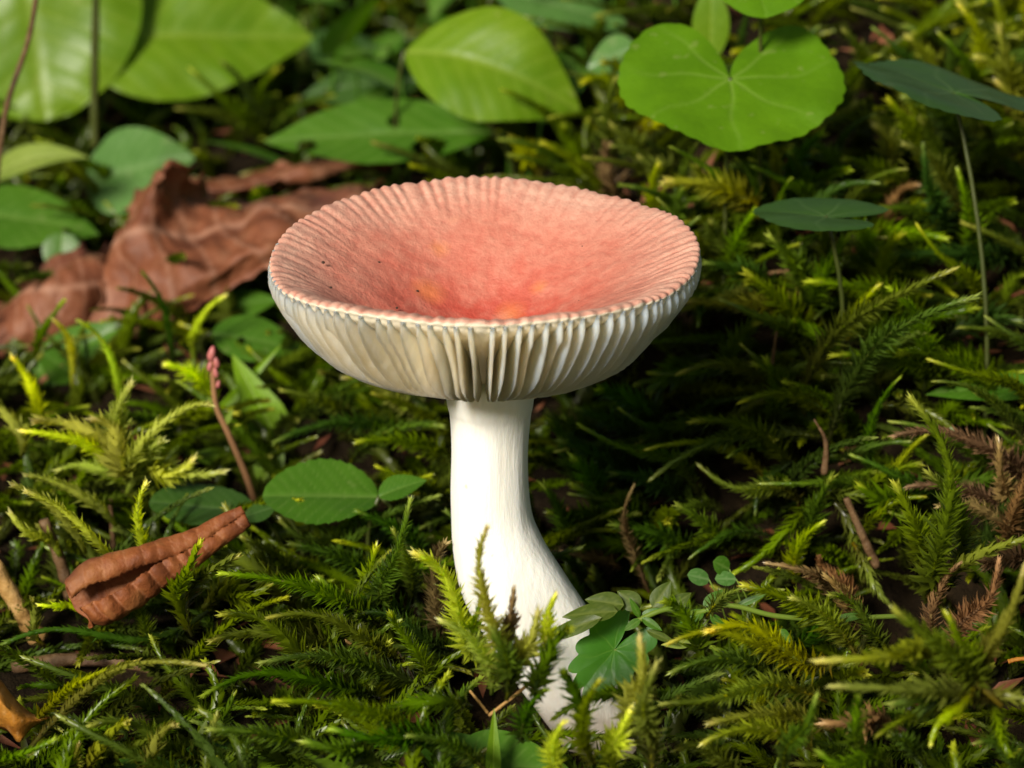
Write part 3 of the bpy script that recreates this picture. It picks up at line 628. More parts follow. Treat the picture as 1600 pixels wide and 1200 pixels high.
def build_carpet():
    protos = []
    for i in range(14):
        sty = ['bushy', 'plume', 'bushy', 'star', 'plume', 'bushy', 'slim'][i % 7]
        V, F, t, ps, sr = moss_arrays(sty, [1.5, 2.0, 2.6][i % 3], 500 + i, hi=False, dens=0.95)
        sv, sf = tube(ps, np.linspace(sr, sr * 0.4, len(ps)), 3, caps=False)
        sf = np.array(sf); sf = np.concatenate([sf[:, [0, 1, 2]], sf[:, [0, 2, 3]]])
        protos.append((np.concatenate([V, sv]), np.concatenate([F, sf + len(V)]), np.concatenate([t, np.zeros(len(sv))])))
    VV, FF, TT, RR = [], [], [], []; off = 0
    step = 0.44
    for gy in np.arange(-7, 27, step):
        sp = step * (1 + 0.012 * max(gy - 4, 0))
        lim = 8.5 + 0.24 * max(gy + 4, 0)
        for gx in np.arange(-lim, lim, sp):
            if rng.uniform() > step / sp: continue
            x = gx + rng.uniform(-.5, .5) * sp; y = gy + rng.uniform(-.5, .5) * step
            if x < 0.5 and y > 3.5 and rng.uniform() < 0.15: continue          # thinner among the herbs
            if x > 2.6 and 0.3 < y < 5 and rng.uniform() < 0.35: continue      # open dark gaps on the bank
            if x < -3.0 and -1.8 < y < 0.8 and rng.uniform() < 0.6: continue   # bare soil patch
            if ((x - 0.75) / 1.15) ** 2 + ((y + 1.4) / 1.3) ** 2 < 1: continue   # stem foot
            z = float(terrain(x, y))
            V, F, t = protos[int(rng.integers(len(protos)))]
            azi = rng.uniform(0, 2 * math.pi) if x < 1.5 or y < 1 else rng.uniform(math.pi * 0.85, math.pi * 2.15); ele = math.radians(rng.uniform(4, 46))
            zz = np.array([math.cos(azi) * math.cos(ele), math.sin(azi) * math.cos(ele), math.sin(ele)])
            up = np.array([0, 0, 1.0]); xx = unit(up - zz * zz[2]); yy = np.cross(zz, xx)
            s = rng.uniform(0.65, 1.05)
            A = np.stack([xx, yy, zz]) * s
            VV.append(V @ A + np.array([x, y, z - 0.08])); FF.append(F + off); off += len(V)
            TT.append(t); RR.append(np.full(len(V), rng.uniform()))
    V = np.concatenate(VV); F = np.concatenate(FF)
    print('carpet tris', len(F), 'shoots', len(VV))
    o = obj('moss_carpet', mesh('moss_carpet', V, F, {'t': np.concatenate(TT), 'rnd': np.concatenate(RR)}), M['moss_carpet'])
    tag(o, 'dense carpet of short green moss covering the forest floor', 'moss', kind='stuff')
build_carpet()

# ------------------------------------------------------------------ broad leaves and herbs
def profile(kind, t):
    if kind == 'ovate': w = np.sin(math.pi * t ** 0.72) ** 0.85
    elif kind == 'lance': w = np.sin(math.pi * t ** 0.9) ** 0.9
    elif kind == 'oval': w = np.sin(math.pi * np.clip(t, 0, 1)) ** 0.5
    elif kind == 'grass': w = np.minimum(1, 6 * t + 0.5) * np.clip((1 - t) * 1.6, 0, 1) ** 0.8
    else: w = np.sin(math.pi * t)
    return np.maximum(w, 0.012)
HEART = [(0, 1.0), (20, 1.0), (45, 1.02), (70, 1.05), (95, 1.06), (120, 1.04), (138, 0.98), (150, 0.84), (160, 0.58), (168, 0.32), (174, 0.14), (180, 0.03)]
LOBED = [(0, 1.0), (14, 0.95), (24, 0.62), (34, 0.90), (50, 1.02), (62, 0.60), (76, 0.9), (95, 0.98), (112, 0.58), (125, 0.82), (145, 0.8), (160, 0.6), (172, 0.3), (180, 0.06)]
def leaf2d(kind, teeth=0, m=26, n=15, seed=0, depth=0.03):
    """unit leaf: u along the blade, v across (1 = half width), quads, vein mask"""
    rg = np.random.default_rng(seed)
    if kind in ('heart', 'lobed'):
        tab = np.array(HEART if kind == 'heart' else LOBED, float); NS, NR = 180, 18
        th = (np.arange(NS + 1) / NS * 2 - 1) * math.pi
        R = np.interp(np.abs(np.degrees(th)), tab[:, 0], tab[:, 1])
        R = R * (1 + 0.03 * np.sin(th * 2 + rg.uniform(0, 6)) + 0.02 * np.sin(th * 5 + rg.uniform(0, 6)))
        if teeth: R = R * (1 + depth * (np.abs(np.sin(th * teeth / 2)) - 0.6) * np.clip((math.pi - np.abs(th)) * 3, 0, 1))
        q = np.linspace(0.02, 1, NR)
        u = q[:, None] * R[None] * np.cos(th)[None]; v = q[:, None] * R[None] * np.sin(th)[None]
        F = grid_faces(NR, NS + 1)
        vein = np.zeros_like(u)
        for k, a in enumerate(np.radians([0, 42, -42, 88, -88, 130, -130])):
            aa = a + 0.10 * math.sin(3 * k) ; d = np.abs(th[None] - aa - 0.16 * np.sign(a) * q[:, None] ** 2 - 0.05 * np.sin(q[:, None] * 9 + 2 * k)) * q[:, None] * R[None]
            vein = np.maximum(vein, np.exp(-(d / 0.016) ** 2) * (1 - 0.75 * q[:, None]))
        return u.ravel(), v.ravel(), F, vein.ravel(), np.broadcast_to(q[:, None], u.shape).ravel()
    t = np.linspace(0, 1, m); sgrid = np.linspace(-1, 1, n)
    w = profile(kind, t)
    edge = np.ones((m, n))
    if teeth:
        tt = (t * teeth) % 1.0; edge[:, 0] += depth * 2 * (tt - 0.5); edge[:, -1] += depth * 2 * (tt - 0.5)
    u = np.broadcast_to(t[:, None], (m, n)) + 0.0; v = w[:, None] * sgrid[None] * edge
    mid = np.exp(-(v / 0.05) ** 2) * (1 - 0.5 * u)
    lat = np.abs(((u - 0.28 * np.abs(v)) * 9) % 1 - 0.5); lat = np.clip(1 - lat * 9, 0, 1) * 0.55 * (np.abs(v) > 0.03)
    vein = np.maximum(mid, lat if kind != 'grass' else 0 * lat)
    return u.ravel(), v.ravel(), grid_faces(m, n), vein.ravel(), np.abs(np.broadcast_to(sgrid[None], (m, n))).ravel()
def leaf_mesh(name, base, tip, W, kind='ovate', tau=25, roll=0, fold=0.15, droop=0.12, arch=0.0, ripple=0.04, teeth=0, seed=0, depth=0.03, m=44, n=19, holes=0):
    u, v, F, vein, e = leaf2d(kind, teeth, m, n, seed, depth)
    base = np.asarray(base, float); A = np.asarray(tip, float) - base; L = np.linalg.norm(A); A = A / L
    N0 = np.array([0, -math.sin(math.radians(tau)), math.cos(math.radians(tau))])
    B = unit(np.cross(N0, A)); N = np.cross(A, B)
    r = math.radians(roll); B, N = B * math.cos(r) + N * math.sin(r), N * math.cos(r) - B * math.sin(r)
    uu = np.clip(u, -1, 1)
    h = fold * W * np.abs(v) - droop * L * uu * np.abs(uu) + droop * L * uu * (uu > 0) * 1.0 * 0 + arch * L * 4 * uu * (1 - uu)
    h = h - 0.10 * W * v * v
    P = base + A[None] * (u * L)[:, None] + B[None] * (v * W)[:, None]
    rip = np.array([nz(p, 1.3, seed * 1.3) for p in P]) * ripple * min(L, W * 2) * (0.4 + e)
    h = h + rip - (0.005 if kind in ('heart', 'lobed') else 0.03) * vein * W
    rh = np.random.default_rng(900 + seed)
    for _ in range(holes):
        cu, cv, cr = rh.uniform(0.2, 0.85), rh.uniform(-0.7, 0.7), rh.uniform(0.025, 0.07)
        mu = u[F].mean(1) - cu; mv = (v[F].mean(1) - cv) * W / L; F = F[mu * mu + mv * mv * (1 + 0.4 * np.sin(7 * np.arctan2(mv, mu))) > cr * cr]
    P = P + N[None] * h[:, None]
    return mesh(name, P, F, {'vein': vein}), P, A, N
def stalk_path(top, foot, bend=0.25, n=10, out=None):
    top = np.asarray(top, float); foot = np.asarray(foot, float)
    t = np.linspace(0, 1, n)[:, None]; mid = (top + foot) / 2 + (np.array([0, 0, 1.0]) * bend if out is None else np.asarray(out, float))
    return (1 - t) ** 2 * top + 2 * t * (1 - t) * mid + t ** 2 * foot
def herb(name, label, cat, kind, base, tip, W, mat, near=2.0, dy=0.0, stalk='stalk_dark', srad=0.035, foot=None, petiole=True, group=None, Y=None, **kw):
    cxp, cyp = (base[0] + tip[0]) / 2, (base[1] + tip[1]) / 2
    Yc = hit(cxp, cyp)[1] - near if Y is None else Y
    b = at_y(*base, Yc - dy / 2); t = at_y(*tip, Yc + dy / 2)
    fx, fy = (b[0] + 0.15, b[1] + 0.4) if foot is None else foot
    g = np.array([fx, fy, float(terrain(fx, fy)) - 0.15])
    root = thing(name, label, cat, g, group)
    me, P, A, N = leaf_mesh('blade', b - g, t - g, W, kind, **kw)
    obj('blade', me, M[mat], root)
    if petiole:
        Vt, Ft = tube(stalk_path(b - g + N * 0.0, np.zeros(3), out=-A * 0.5 + np.array([0, 0, 0.1])), np.linspace(srad * 0.8, srad, 10), 7)
        obj('petiole', mesh('petiole', Vt, Ft), M[stalk], root)
    return root

H = herb
# --- in the focus zone
H('heart_leaf', 'bright green kidney-shaped leaf facing the light above the moss bank', 'leaf', 'heart', (1141, 122), (1152, 226), 1.43, 'leaf_heart', Y=5.0, dy=-1.2, tau=22, fold=0.10, droop=0.06, ripple=0.07, teeth=34, depth=0.022, seed=3, foot=(2.9, 5.6))
H('heart_leaf', 'dark green heart leaf seen almost edge-on above the bank', 'leaf', 'heart', (1490, 146), (1352, 84), 1.15, 'leaf_deep', Y=5.0, dy=0.9, tau=-2, roll=8, fold=0.12, droop=0.05, ripple=0.05, teeth=40, depth=0.03, seed=5, foot=(6.2, 3.6))
H('heart_leaf', 'small dark heart leaf half hidden by moss tips on the bank', 'leaf', 'heart', (1290, 338), (1178, 322), 0.66, 'leaf_deep', Y=3.6, dy=0.4, tau=6, roll=4, fold=0.15, droop=0.08, teeth=24, seed=6)
H('round_leaf', 'rounded scalloped leaf beside the mushroom stem above the moss', 'leaf', 'oval', (594, 775), (411, 764), 0.62, 'leaf_green', Y=2.3, dy=-0.1, tau=20, fold=0.2, droop=0.08, ripple=0.07, teeth=11, depth=0.03, seed=9, m=60)
H('round_leaf', 'small pointed leaf joining the scalloped leaf at the stem', 'leaf', 'ovate', (592, 776), (664, 744), 0.22, 'leaf_green', Y=2.2, dy=0.1, tau=20, fold=0.25, seed=10, teeth=9)
H('round_leaf', 'dark scalloped leaf behind the upper end of the curled leaf', 'leaf', 'oval', (402, 802), (234, 776), 0.45, 'leaf_deep', Y=2.7, dy=0.0, tau=14, fold=0.15, droop=0.06, seed=11, teeth=10, m=60)
H('round_leaf', 'small dark leaf touching the tip of the curled leaf', 'leaf', 'ovate', (430, 792), (372, 806), 0.20, 'leaf_deep', Y=2.4, tau=20, seed=51)
H('lobed_leaf', 'glossy green lobed leaf lying against the stem foot', 'leaf', 'heart', (960, 1015), (908, 1078), 0.37, 'leaf_lobed', Y=-1.6, dy=-0.3, tau=44, roll=-10, fold=0.18, droop=0.12, ripple=0.10, seed=12, stalk='stalk_green', teeth=13, depth=0.2, foot=(1.5, -1.0))
H('seedling_leaf', 'tiny round pale leaf raised beside the moss on a thin stalk', 'leaf', 'oval', (1108, 906), (1076, 897), 0.11, 'leaf_blue', Y=-0.1, dy=-0.08, tau=45, stalk='stalk_green', srad=0.012, seed=1, m=12, n=9)
H('seedling_leaf', 'tiny round green leaf above its paler twin', 'leaf', 'oval', (1140, 890), (1117, 877), 0.12, 'leaf_green', Y=0.0, dy=-0.08, tau=50, stalk='stalk_green', srad=0.012, seed=2, m=12, n=9)
H('seedling_leaf', 'tiny oval leaf tucked under the two round ones', 'leaf', 'oval', (1150, 905), (1118, 903), 0.10, 'leaf_blue', Y=-0.1, dy=-0.05, tau=40, stalk='stalk_green', srad=0.012, seed=3, m=12, n=9)
H('herb_leaf', 'narrow bright green leaf glimpsed behind moss on the bank', 'leaf', 'lance', (1660, 606), (1450, 598), 0.25, 'leaf_green', Y=3.2, tau=25, seed=13)
# --- bottom edge
H('herb_leaf', 'curved green leaf arching up in front of the stem foot', 'leaf', 'lance', (800, 1215), (645, 1138), 0.30, 'leaf_green', Y=-3.3, dy=0.3, tau=34, arch=-0.12, fold=0.3, seed=14)
H('herb_leaf', 'broad green leaf under the upright grass tip', 'leaf', 'ovate', (700, 1195), (890, 1190), 0.42, 'leaf_green', Y=-3.3, dy=0.0, tau=30, fold=0.25, seed=15)
H('grass_tip', 'short upright grass tip standing before the stem foot', 'grass', 'grass', (770, 1230), (772, 1112), 0.085, 'leaf_lime', Y=-3.5, dy=0.1, tau=75, fold=0.4, seed=16, petiole=False)
H('herb_leaf', 'green leaf lying along the moss below the orange leaf', 'leaf', 'ovate', (130, 1200), (300, 1200), 0.30, 'leaf_green', Y=-2.6, tau=20, seed=17)
H('herb_leaf', 'glossy green leaf between the bare soil and stem moss', 'leaf', 'ovate', (265, 1205), (425, 1172), 0.34, 'leaf_green', Y=-2.6, tau=22, seed=18)
H('herb_leaf', 'light green leaf beside the cut twig end', 'leaf', 'ovate', (345, 1212), (560, 1190), 0.34, 'leaf_lime', Y=-2.8, tau=20, seed=19)
# --- blurred herbs beyond
H('broad_leaf', 'large lime green leaf hanging behind the thin dark stalk', 'leaf', 'oval', (20, -170), (70, 186), 1.9, 'leaf_lime', near=9.0, dy=-1.6, tau=42, fold=0.06, droop=0.05, seed=21, m=70, n=35)
H('broad_leaf', 'lime green leaf spreading sideways from the thin dark stalk', 'leaf', 'ovate', (110, 60), (490, 40), 1.3, 'leaf_lime', near=7.5, dy=0.5, tau=38, roll=10, fold=0.15, droop=0.10, seed=22, m=70, n=35)
H('broad_leaf', 'pale folded leaf edge on top of the lime green leaf', 'leaf', 'lance', (230, -25), (420, 20), 0.36, 'leaf_pale', near=8.0, tau=30, seed=23)
H('herb_leaf', 'narrow yellow-green leaf arching over the dark hollow', 'leaf', 'lance', (-30, 300), (138, 246), 0.30, 'leaf_pale', near=3.2, dy=-0.4, tau=30, arch=0.17, fold=0.3, droop=0, seed=24)
H('herb_leaf', 'blue-green rounded leaf above the peak of the dry leaf', 'leaf', 'ovate', (135, 285), (288, 232), 0.85, 'leaf_blue', near=3.2, dy=-0.5, tau=40, fold=0.1, droop=0.15, seed=25)
H('herb_leaf', 'wide green leaf lying level beside the dry leaf', 'leaf', 'ovate', (-70, 330), (150, 345), 0.66, 'leaf_green', near=2.2, dy=-0.3, tau=32, seed=26)
H('herb_leaf', 'small green leaf hanging below the wide level leaf', 'leaf', 'ovate', (98, 362), (92, 436), 0.30, 'leaf_green', near=1.5, dy=-0.4, tau=45, seed=27)
H('herb_leaf', 'long green lance leaf above the dry brown leaf strip', 'leaf', 'lance', (770, 206), (412, 206), 0.74, 'leaf_green', near=6.0, dy=-0.2, tau=30, fold=0.2, droop=0.06, seed=28, holes=3, m=70, n=35)
H('herb_leaf', 'big arched green leaf with pale midrib beyond the cap', 'leaf', 'lance', (632, 80), (908, 168), 1.0, 'leaf_lime', near=6.5, dy=-0.8, tau=48, fold=0.12, droop=0.05, arch=0.16, seed=29, m=70, n=35)
H('herb_leaf', 'bluish leaf between two blurred green leaves', 'leaf', 'ovate', (470, 75), (606, 68), 0.45, 'leaf_blue', near=3.0, tau=35, seed=30)
H('herb_leaf', 'pale bluish leaf tilted above the big arched leaf', 'leaf', 'ovate', (770, -15), (992, 26), 0.55, 'leaf_blue', near=3.5, tau=38, seed=31)
H('herb_leaf', 'slim pale leaf in the gap below the arched leaf', 'leaf', 'lance', (885, 172), (765, 166), 0.17, 'leaf_pale', near=2.5, tau=30, seed=32)
H('herb_leaf', 'dark green leaf above the long lance leaf', 'leaf', 'ovate', (655, 125), (470, 135), 0.50, 'leaf_deep', near=4.5, tau=35, seed=33, holes=2, m=70, n=35)
H('herb_leaf', 'pale blue-green leaf beside the kidney-shaped leaf', 'leaf', 'ovate', (995, 75), (915, 105), 0.40, 'leaf_blue', near=3.0, tau=40, seed=34)
H('heart_leaf', 'bright leaf edge over the top of the kidney-shaped leaf', 'leaf', 'heart', (1190, -25), (1195, 22), 0.62, 'leaf_heart', Y=5.6, dy=-0.5, tau=25, seed=35)
H('herb_leaf', 'upright green leaf behind the notch of the kidney-shaped leaf', 'leaf', 'lance', (1110, 100), (1112, -30), 0.28, 'leaf_lime', near=3.0, tau=70, seed=36)
H('herb_leaf', 'green leaf tip poking out over the dry leaf', 'leaf', 'lance', (30, 600), (182, 500), 0.42, 'leaf_green', near=1.2, dy=-0.2, tau=40, seed=37)
H('herb_leaf', 'small green leaf in front of the dry leaf', 'leaf', 'ovate', (120, 590), (60, 545), 0.30, 'leaf_green', near=0.9, tau=35, seed=38)
H('herb_leaf', 'green leaf under the rim of the mushroom cap', 'leaf', 'ovate', (330, 520), (480, 540), 0.42, 'leaf_green', near=1.3, tau=32, seed=39, holes=2, m=70, n=35)
H('herb_leaf', 'small green leaf above the pink-budded spike', 'leaf', 'ovate', (330, 485), (432, 462), 0.30, 'leaf_green', near=1.6, tau=35, seed=40)
H('grass', 'vivid yellow-green grass blade behind the pink-budded spike', 'grass', 'grass', (442, 700), (362, 556), 0.30, 'leaf_bright', near=1.2, dy=0.3, tau=70, fold=0.35, seed=41, petiole=False)
H('grass', 'thin dark green grass blade crossing the vivid one', 'grass', 'grass', (330, 660), (436, 540), 0.08, 'leaf_bright', near=1.3, tau=70, fold=0.35, seed=42, petiole=False)
H('herb_leaf', 'small folded green leaf beside the pink stalk foot', 'leaf', 'ovate', (398, 770), (440, 700), 0.22, 'leaf_lime', near=0.5, tau=60, seed=43)
H('herb_leaf', 'thin yellow-green leaf by the scalloped leaf', 'leaf', 'lance', (400, 720), (290, 705), 0.16, 'leaf_lime', near=0.6, tau=35, seed=44)
H('herb_leaf', 'narrow pale leaf upright beyond the cap', 'leaf', 'grass', (475, 120), (470, 25), 0.11, 'leaf_pale', near=2.5, tau=80, seed=45, petiole=False)
H('herb_leaf', 'green leaf edge beside the cap rim over the dry leaf', 'leaf', 'ovate', (470, 345), (380, 350), 0.30, 'leaf_green', near=1.4, tau=30, seed=46)

def simple_stalk(name, label, cat, pts, rad, mat, Y=None, near=1.0, seg=7, taper=0.8, group=None):
    """pts: pixels from foot to tip"""
    Y0 = hit(*pts[0])[1] - near if Y is None else Y
    P = []
    for k, p in enumerate(pts):
        P.append(at_y(p[0], p[1], Y0 + (p[2] if len(p) > 2 else 0)))
    P = catmull(np.array(P), 6 * len(P)); o = P[0].copy()
    rr = rad * np.linspace(1, taper, len(P)) * (1 + 0.08 * np.sin(np.arange(len(P)) * 1.7))
    V, F = tube(P - o, rr, seg)
    ob = obj(name, mesh(name, V, F), M[mat], None, o); tag(ob, label, cat, group); return ob
simple_stalk('plant_stalk', 'thin dark upright stalk in front of the large lime leaf', 'stalk', [(148, 230), (148, 120), (151, -60)], 0.075, 'stalk_dark', near=5.6)
simple_stalk('plant_stalk', 'thin brownish stalk bending before the large lime leaf', 'stalk', [(-8, 300), (10, 170), (45, 60), (62, -40)], 0.045, 'twig', near=6.2)
simple_stalk('plant_stalk', 'bleached dead stalk lying near the curled leaf', 'stalk', [(62, 1000), (30, 950), (-10, 880)], 0.13, 'straw', near=0.4)
simple_stalk('plant_stalk', 'pale brown dead stalk leaning behind the curled leaf', 'stalk', [(112, 935), (92, 870), (68, 812)], 0.085, 'twig', near=0.6)
simple_stalk('pine_needle', 'tan needle lying on moss beside the stem', 'needle', [(605, 1045), (570, 1020), (538, 1000)], 0.024, 'straw', near=1.5)
simple_stalk('pine_needle', 'short reddish needle crossing the moss near the tan one', 'needle', [(655, 1090), (640, 1055), (620, 1020)], 0.04, 'twig', near=1.5)
simple_stalk('straw_bit', 'straw sliver slanting up beside the stem foot', 'straw', [(764, 1118), (800, 1090), (832, 1064)], 0.022, 'straw', near=2.7)
simple_stalk('straw_bit', 'short straw sliver leaning against the slanting one', 'straw', [(762, 1114), (748, 1096), (734, 1079)], 0.018, 'straw', near=2.7)
simple_stalk('twig', 'cut brown twig end poking up at the moss edge', 'twig', [(615, 1225), (630, 1200), (643, 1178)], 0.075, 'twig', near=1.5, taper=1.0)
simple_stalk('pine_needle', 'orange needle caught in moss below the edge-on heart leaf', 'needle', [(1358, 310), (1380, 288), (1396, 270)], 0.02, 'dry_orange', near=1.2)
simple_stalk('dead_stem', 'dark brown dead stem sticking out of the bank', 'stem', [(1370, 885), (1345, 830), (1322, 778)], 0.06, 'twig', near=1.2, taper=0.7)
simple_stalk('dead_stem', 'pointed brown sheath standing in the bank moss', 'stem', [(1196, 615), (1206, 570), (1213, 518)], 0.055, 'twig', near=1.0, taper=0.2)
simple_stalk('dead_stem', 'curved brown sheath below the feathery bank moss', 'stem', [(1288, 740), (1290, 690), (1272, 655)], 0.05, 'twig', near=1.4, taper=0.2)
simple_stalk('straw_bit', 'ivory straw fragment shining in the bank moss', 'straw', [(1244, 450), (1258, 458), (1272, 468)], 0.03, 'straw', near=1.0)
simple_stalk('pine_needle', 'orange needle at the edge of the spiky moss star', 'needle', [(1575, 1034), (1590, 1030), (1620, 1028)], 0.03, 'dry_orange', near=2.0)
simple_stalk('plant_stalk', 'thin brown stalk between star moss and curled leaf', 'stalk', [(178, 870), (176, 830), (172, 780)], 0.04, 'twig', near=0.7)
simple_stalk('plant_stalk', 'dead stalk fallen below the cut soil edge', 'stalk', [(20, 1040), (140, 1030), (250, 1045)], 0.10, 'twig', near=0.2)

# pink flower spike
def spike():
    pts = [(402, 800), (385, 745), (358, 680), (338, 635), (333, 590), (331, 562)]
    Y0 = hit(402, 800)[1] - 0.5
    P = np.array([at_y(x, y, Y0) for x, y in pts]); o = P[0].copy(); P = catmull(P - o, 30)
    root = thing('flower_spike', 'pinkish flower spike with closed pink buds by the scalloped leaf', 'flower', o)
    V, F = tube(P, np.linspace(0.05, 0.034, 30), 8); obj('stem', mesh('spike_stem', V, F), M['stalk_pink'], root)
    import bmesh
    for k, (x, y, r) in enumerate([(331, 552, 0.065), (338, 566, 0.05), (328, 572, 0.045), (337, 582, 0.045), (341, 600, 0.035)]):
        bm = bmesh.new(); bmesh.ops.create_uvsphere(bm, u_segments=10, v_segments=7, radius=1)
        for v in bm.verts:
            v.co *= 1 + 0.12 * nz(v.co, 2, k); tz = (v.co.z + 1) / 2; v.co.x *= r * (1.1 - 0.5 * tz); v.co.y *= r * (1.1 - 0.5 * tz); v.co.z *= r * 1.7
            v.co *= U
        me = bpy.data.meshes.new('bud'); bm.to_mesh(me); bm.free(); me.polygons.foreach_set('use_smooth', np.ones(len(me.polygons), bool))
        b = obj('bud', me, M['bud'], root, at_y(x, y, Y0 - 0.02) - o); b.rotation_euler = (0, 0.2 * (-1) ** k, 0)
    for k, (b, t) in enumerate([((338, 640), (325, 620)), ((352, 665), (362, 640))]):
        me, *_ = leaf_mesh('leaflet', at_y(*b, Y0) - o, at_y(*t, Y0 - 0.05) - o, 0.04, 'lance', tau=60, seed=60 + k, m=8, n=5); obj('leaflet', me, M['stalk_green'], root)
spike()

# creeping stalk with small leaves
def creeper():
    pts = [(985, 975), (1040, 952), (1085, 958), (1140, 946), (1210, 962), (1290, 968), (1350, 965), (1412, 962)]
    Ys = [-1.5, -1.4, -1.3, -1.25, -1.2, -1.1, -1.0, -0.9]
    P = np.array([at_y(x, y, Y) for (x, y), Y in zip(pts, Ys)]); o = P[0].copy(); P = catmull(P - o, 60)
    root = thing('creeping_plant', 'pale green creeping stalk with small leaves over the moss', 'plant', o)
    V, F = tube(P, np.linspace(0.035, 0.03, 60), 8); obj('stem', mesh('creeper_stem', V, F), M['stalk_green'], root)
    def lf(b, t, W, mat, Y, dy=0, tau=40, kind='ovate', seed=0, **kw):
        me, *_ = leaf_mesh('leaf', at_y(*b, Y) - o, at_y(*t, Y + dy) - o, W * 0.85, kind, tau=tau, seed=seed, m=14, n=9, ripple=0.16, **kw); obj('leaf', me, M[mat], root)
    L = [((965, 955), (878, 958), 0.15, 'leaf_olive', -1.6, 0, 35), ((975, 945), (915, 935), 0.15, 'leaf_olive', -1.45, 0, 50), ((1000, 950), (965, 922), 0.14, 'leaf_olive', -1.4, 0.1, 55), ((1020, 950), (1048, 908), 0.13, 'leaf_olive', -1.3, 0.1, 60),
         ((1040, 955), (1080, 925), 0.11, 'leaf_olive', -1.2, 0.1, 50), ((940, 965), (832, 1000), 0.12, 'leaf_olive', -1.7, 0, 40), ((1000, 965), (985, 935), 0.05, 'leaf_green', -1.5, 0, 50), ((1003, 966), (1035, 985), 0.06, 'leaf_green', -1.5, -0.1, 50),
         ((1000, 968), (975, 985), 0.06, 'leaf_green', -1.5, -0.1, 50), ((1002, 962), (1032, 950), 0.05, 'leaf_green', -1.45, 0, 50), ((1100, 955), (1060, 975), 0.09, 'leaf_green', -1.3, -0.1, 45), ((1215, 985), (1235, 1003), 0.09, 'leaf_green', -1.3, -0.1, 40),
         ((1100, 950), (1130, 920), 0.09, 'leaf_green', -1.2, 0.1, 50), ((1305, 968), (1358, 958), 0.06, 'leaf_green', -1.1, 0, 50), ((1150, 948), (1200, 925), 0.05, 'leaf_green', -1.1, 0, 50), ((1080, 1005), (1035, 1005), 0.08, 'leaf_pale', -1.4, -0.1, 40),
         ((1110, 960), (1140, 990), 0.07, 'leaf_green', -1.35, -0.1, 45), ((1010, 985), (1060, 1005), 0.06, 'leaf_olive', -1.5, -0.1, 45)]
    for k, a in enumerate(L): lf(*a, seed=70 + k)
creeper()

# ------------------------------------------------------------------ dry leaves
def sheet(name, ctrl, m, n, noise_amp, seed, rough=0.05):
    C = np.array(ctrl, float); G = catmull(C, m); G = np.swapaxes(catmull(np.swapaxes(G, 0, 1), n), 0, 1)
    du = np.gradient(G, axis=0); dv = np.gradient(G, axis=1); Nn = np.cross(du, dv); Nn /= np.linalg.norm(Nn, axis=2)[:, :, None] + 1e-9
    V = G.reshape(-1, 3).copy(); Nf = Nn.reshape(-1, 3)
    for i in range(len(V)):
        p = V[i]; a, b = divmod(i, n)
        V[i] = p + Nf[i] * noise_amp * (nz(p, 0.9, seed) + 0.9 * (0.5 - 2 * abs(nz(p, 0.8, seed + 5))) + 0.3 * (0.5 - 2 * abs(nz(p, 1.6, seed + 9))) + 0.2 * nz(p, 6, seed + 11))
        if a in (0, m - 1) or b in (0, n - 1):
            V[i] = V[i] + rough * np.array([nz(p, 3, seed + 2), nz(p, 3.3, seed + 3), nz(p, 3.1, seed + 4)]) * 2
    uu, vv = np.meshgrid(np.linspace(0, 1, m), np.linspace(0, 1, n), indexing='ij')
    lat = np.abs(((vv * 7 + uu * 1.5) % 1) - 0.5); vein = np.maximum(np.clip(1 - lat * 14, 0, 1) * 0.7, np.exp(-((uu - 0.5) / 0.02) ** 2)).ravel()
    return V, grid_faces(m, n), vein
def dry_leaf(label, rows, mat='dry', m=64, n=90, amp=0.18, seed=1, rough=0.16, thick=0.012):
    ctrl = [[at_y(x, y, Y) for x, y, Y in r] for r in rows]
    o = np.array(ctrl[0][len(ctrl[0]) // 2]); o[2] = float(terrain(o[0], o[1]))
    V, F, vein = sheet('dry', [[p - o for p in r] for r in ctrl], m, n, amp, seed, rough)
    ob = obj('dry_leaf', mesh('dry_leaf', V, F, {'vein': vein}), M[mat], None, o); tag(ob, label, 'leaf')
    s = ob.modifiers.new('thickness', 'SOLIDIFY'); s.thickness = thick * U
    return ob
Yb = hit(260, 505)[1] - 0.3
dry_leaf('large crumpled brown leaf with a raised peak behind the mushroom', [
  [(135, 505, Yb - .5), (205, 528, Yb - .7), (285, 498, Yb - .7), (400, 430, Yb - .4), (500, 372, Yb), (560, 350, Yb + .3)],
  [(165, 450, Yb), (228, 448, Yb - .5), (310, 425, Yb - .6), (400, 385, Yb - .3), (500, 350, Yb + .3), (570, 335, Yb + .6)],
  [(170, 410, Yb + .7), (222, 362, Yb + .1), (300, 362, Yb + .4), (370, 352, Yb + .6), (500, 330, Yb + .8), (580, 320, Yb + 1.1)],
  [(190, 350, Yb + 1.2), (246, 268, Yb + .4), (300, 318, Yb + 1.2), (385, 325, Yb + 1.4), (500, 315, Yb + 1.5), (585, 305, Yb + 1.8)],
  [(200, 320, Yb + 2.2), (262, 252, Yb + 1.0), (318, 300, Yb + 2.0), (400, 305, Yb + 2.2), (500, 298, Yb + 2.4), (590, 290, Yb + 2.8)]], seed=4, amp=0.22)
Yc = hit(420, 320)[1] - 1.2
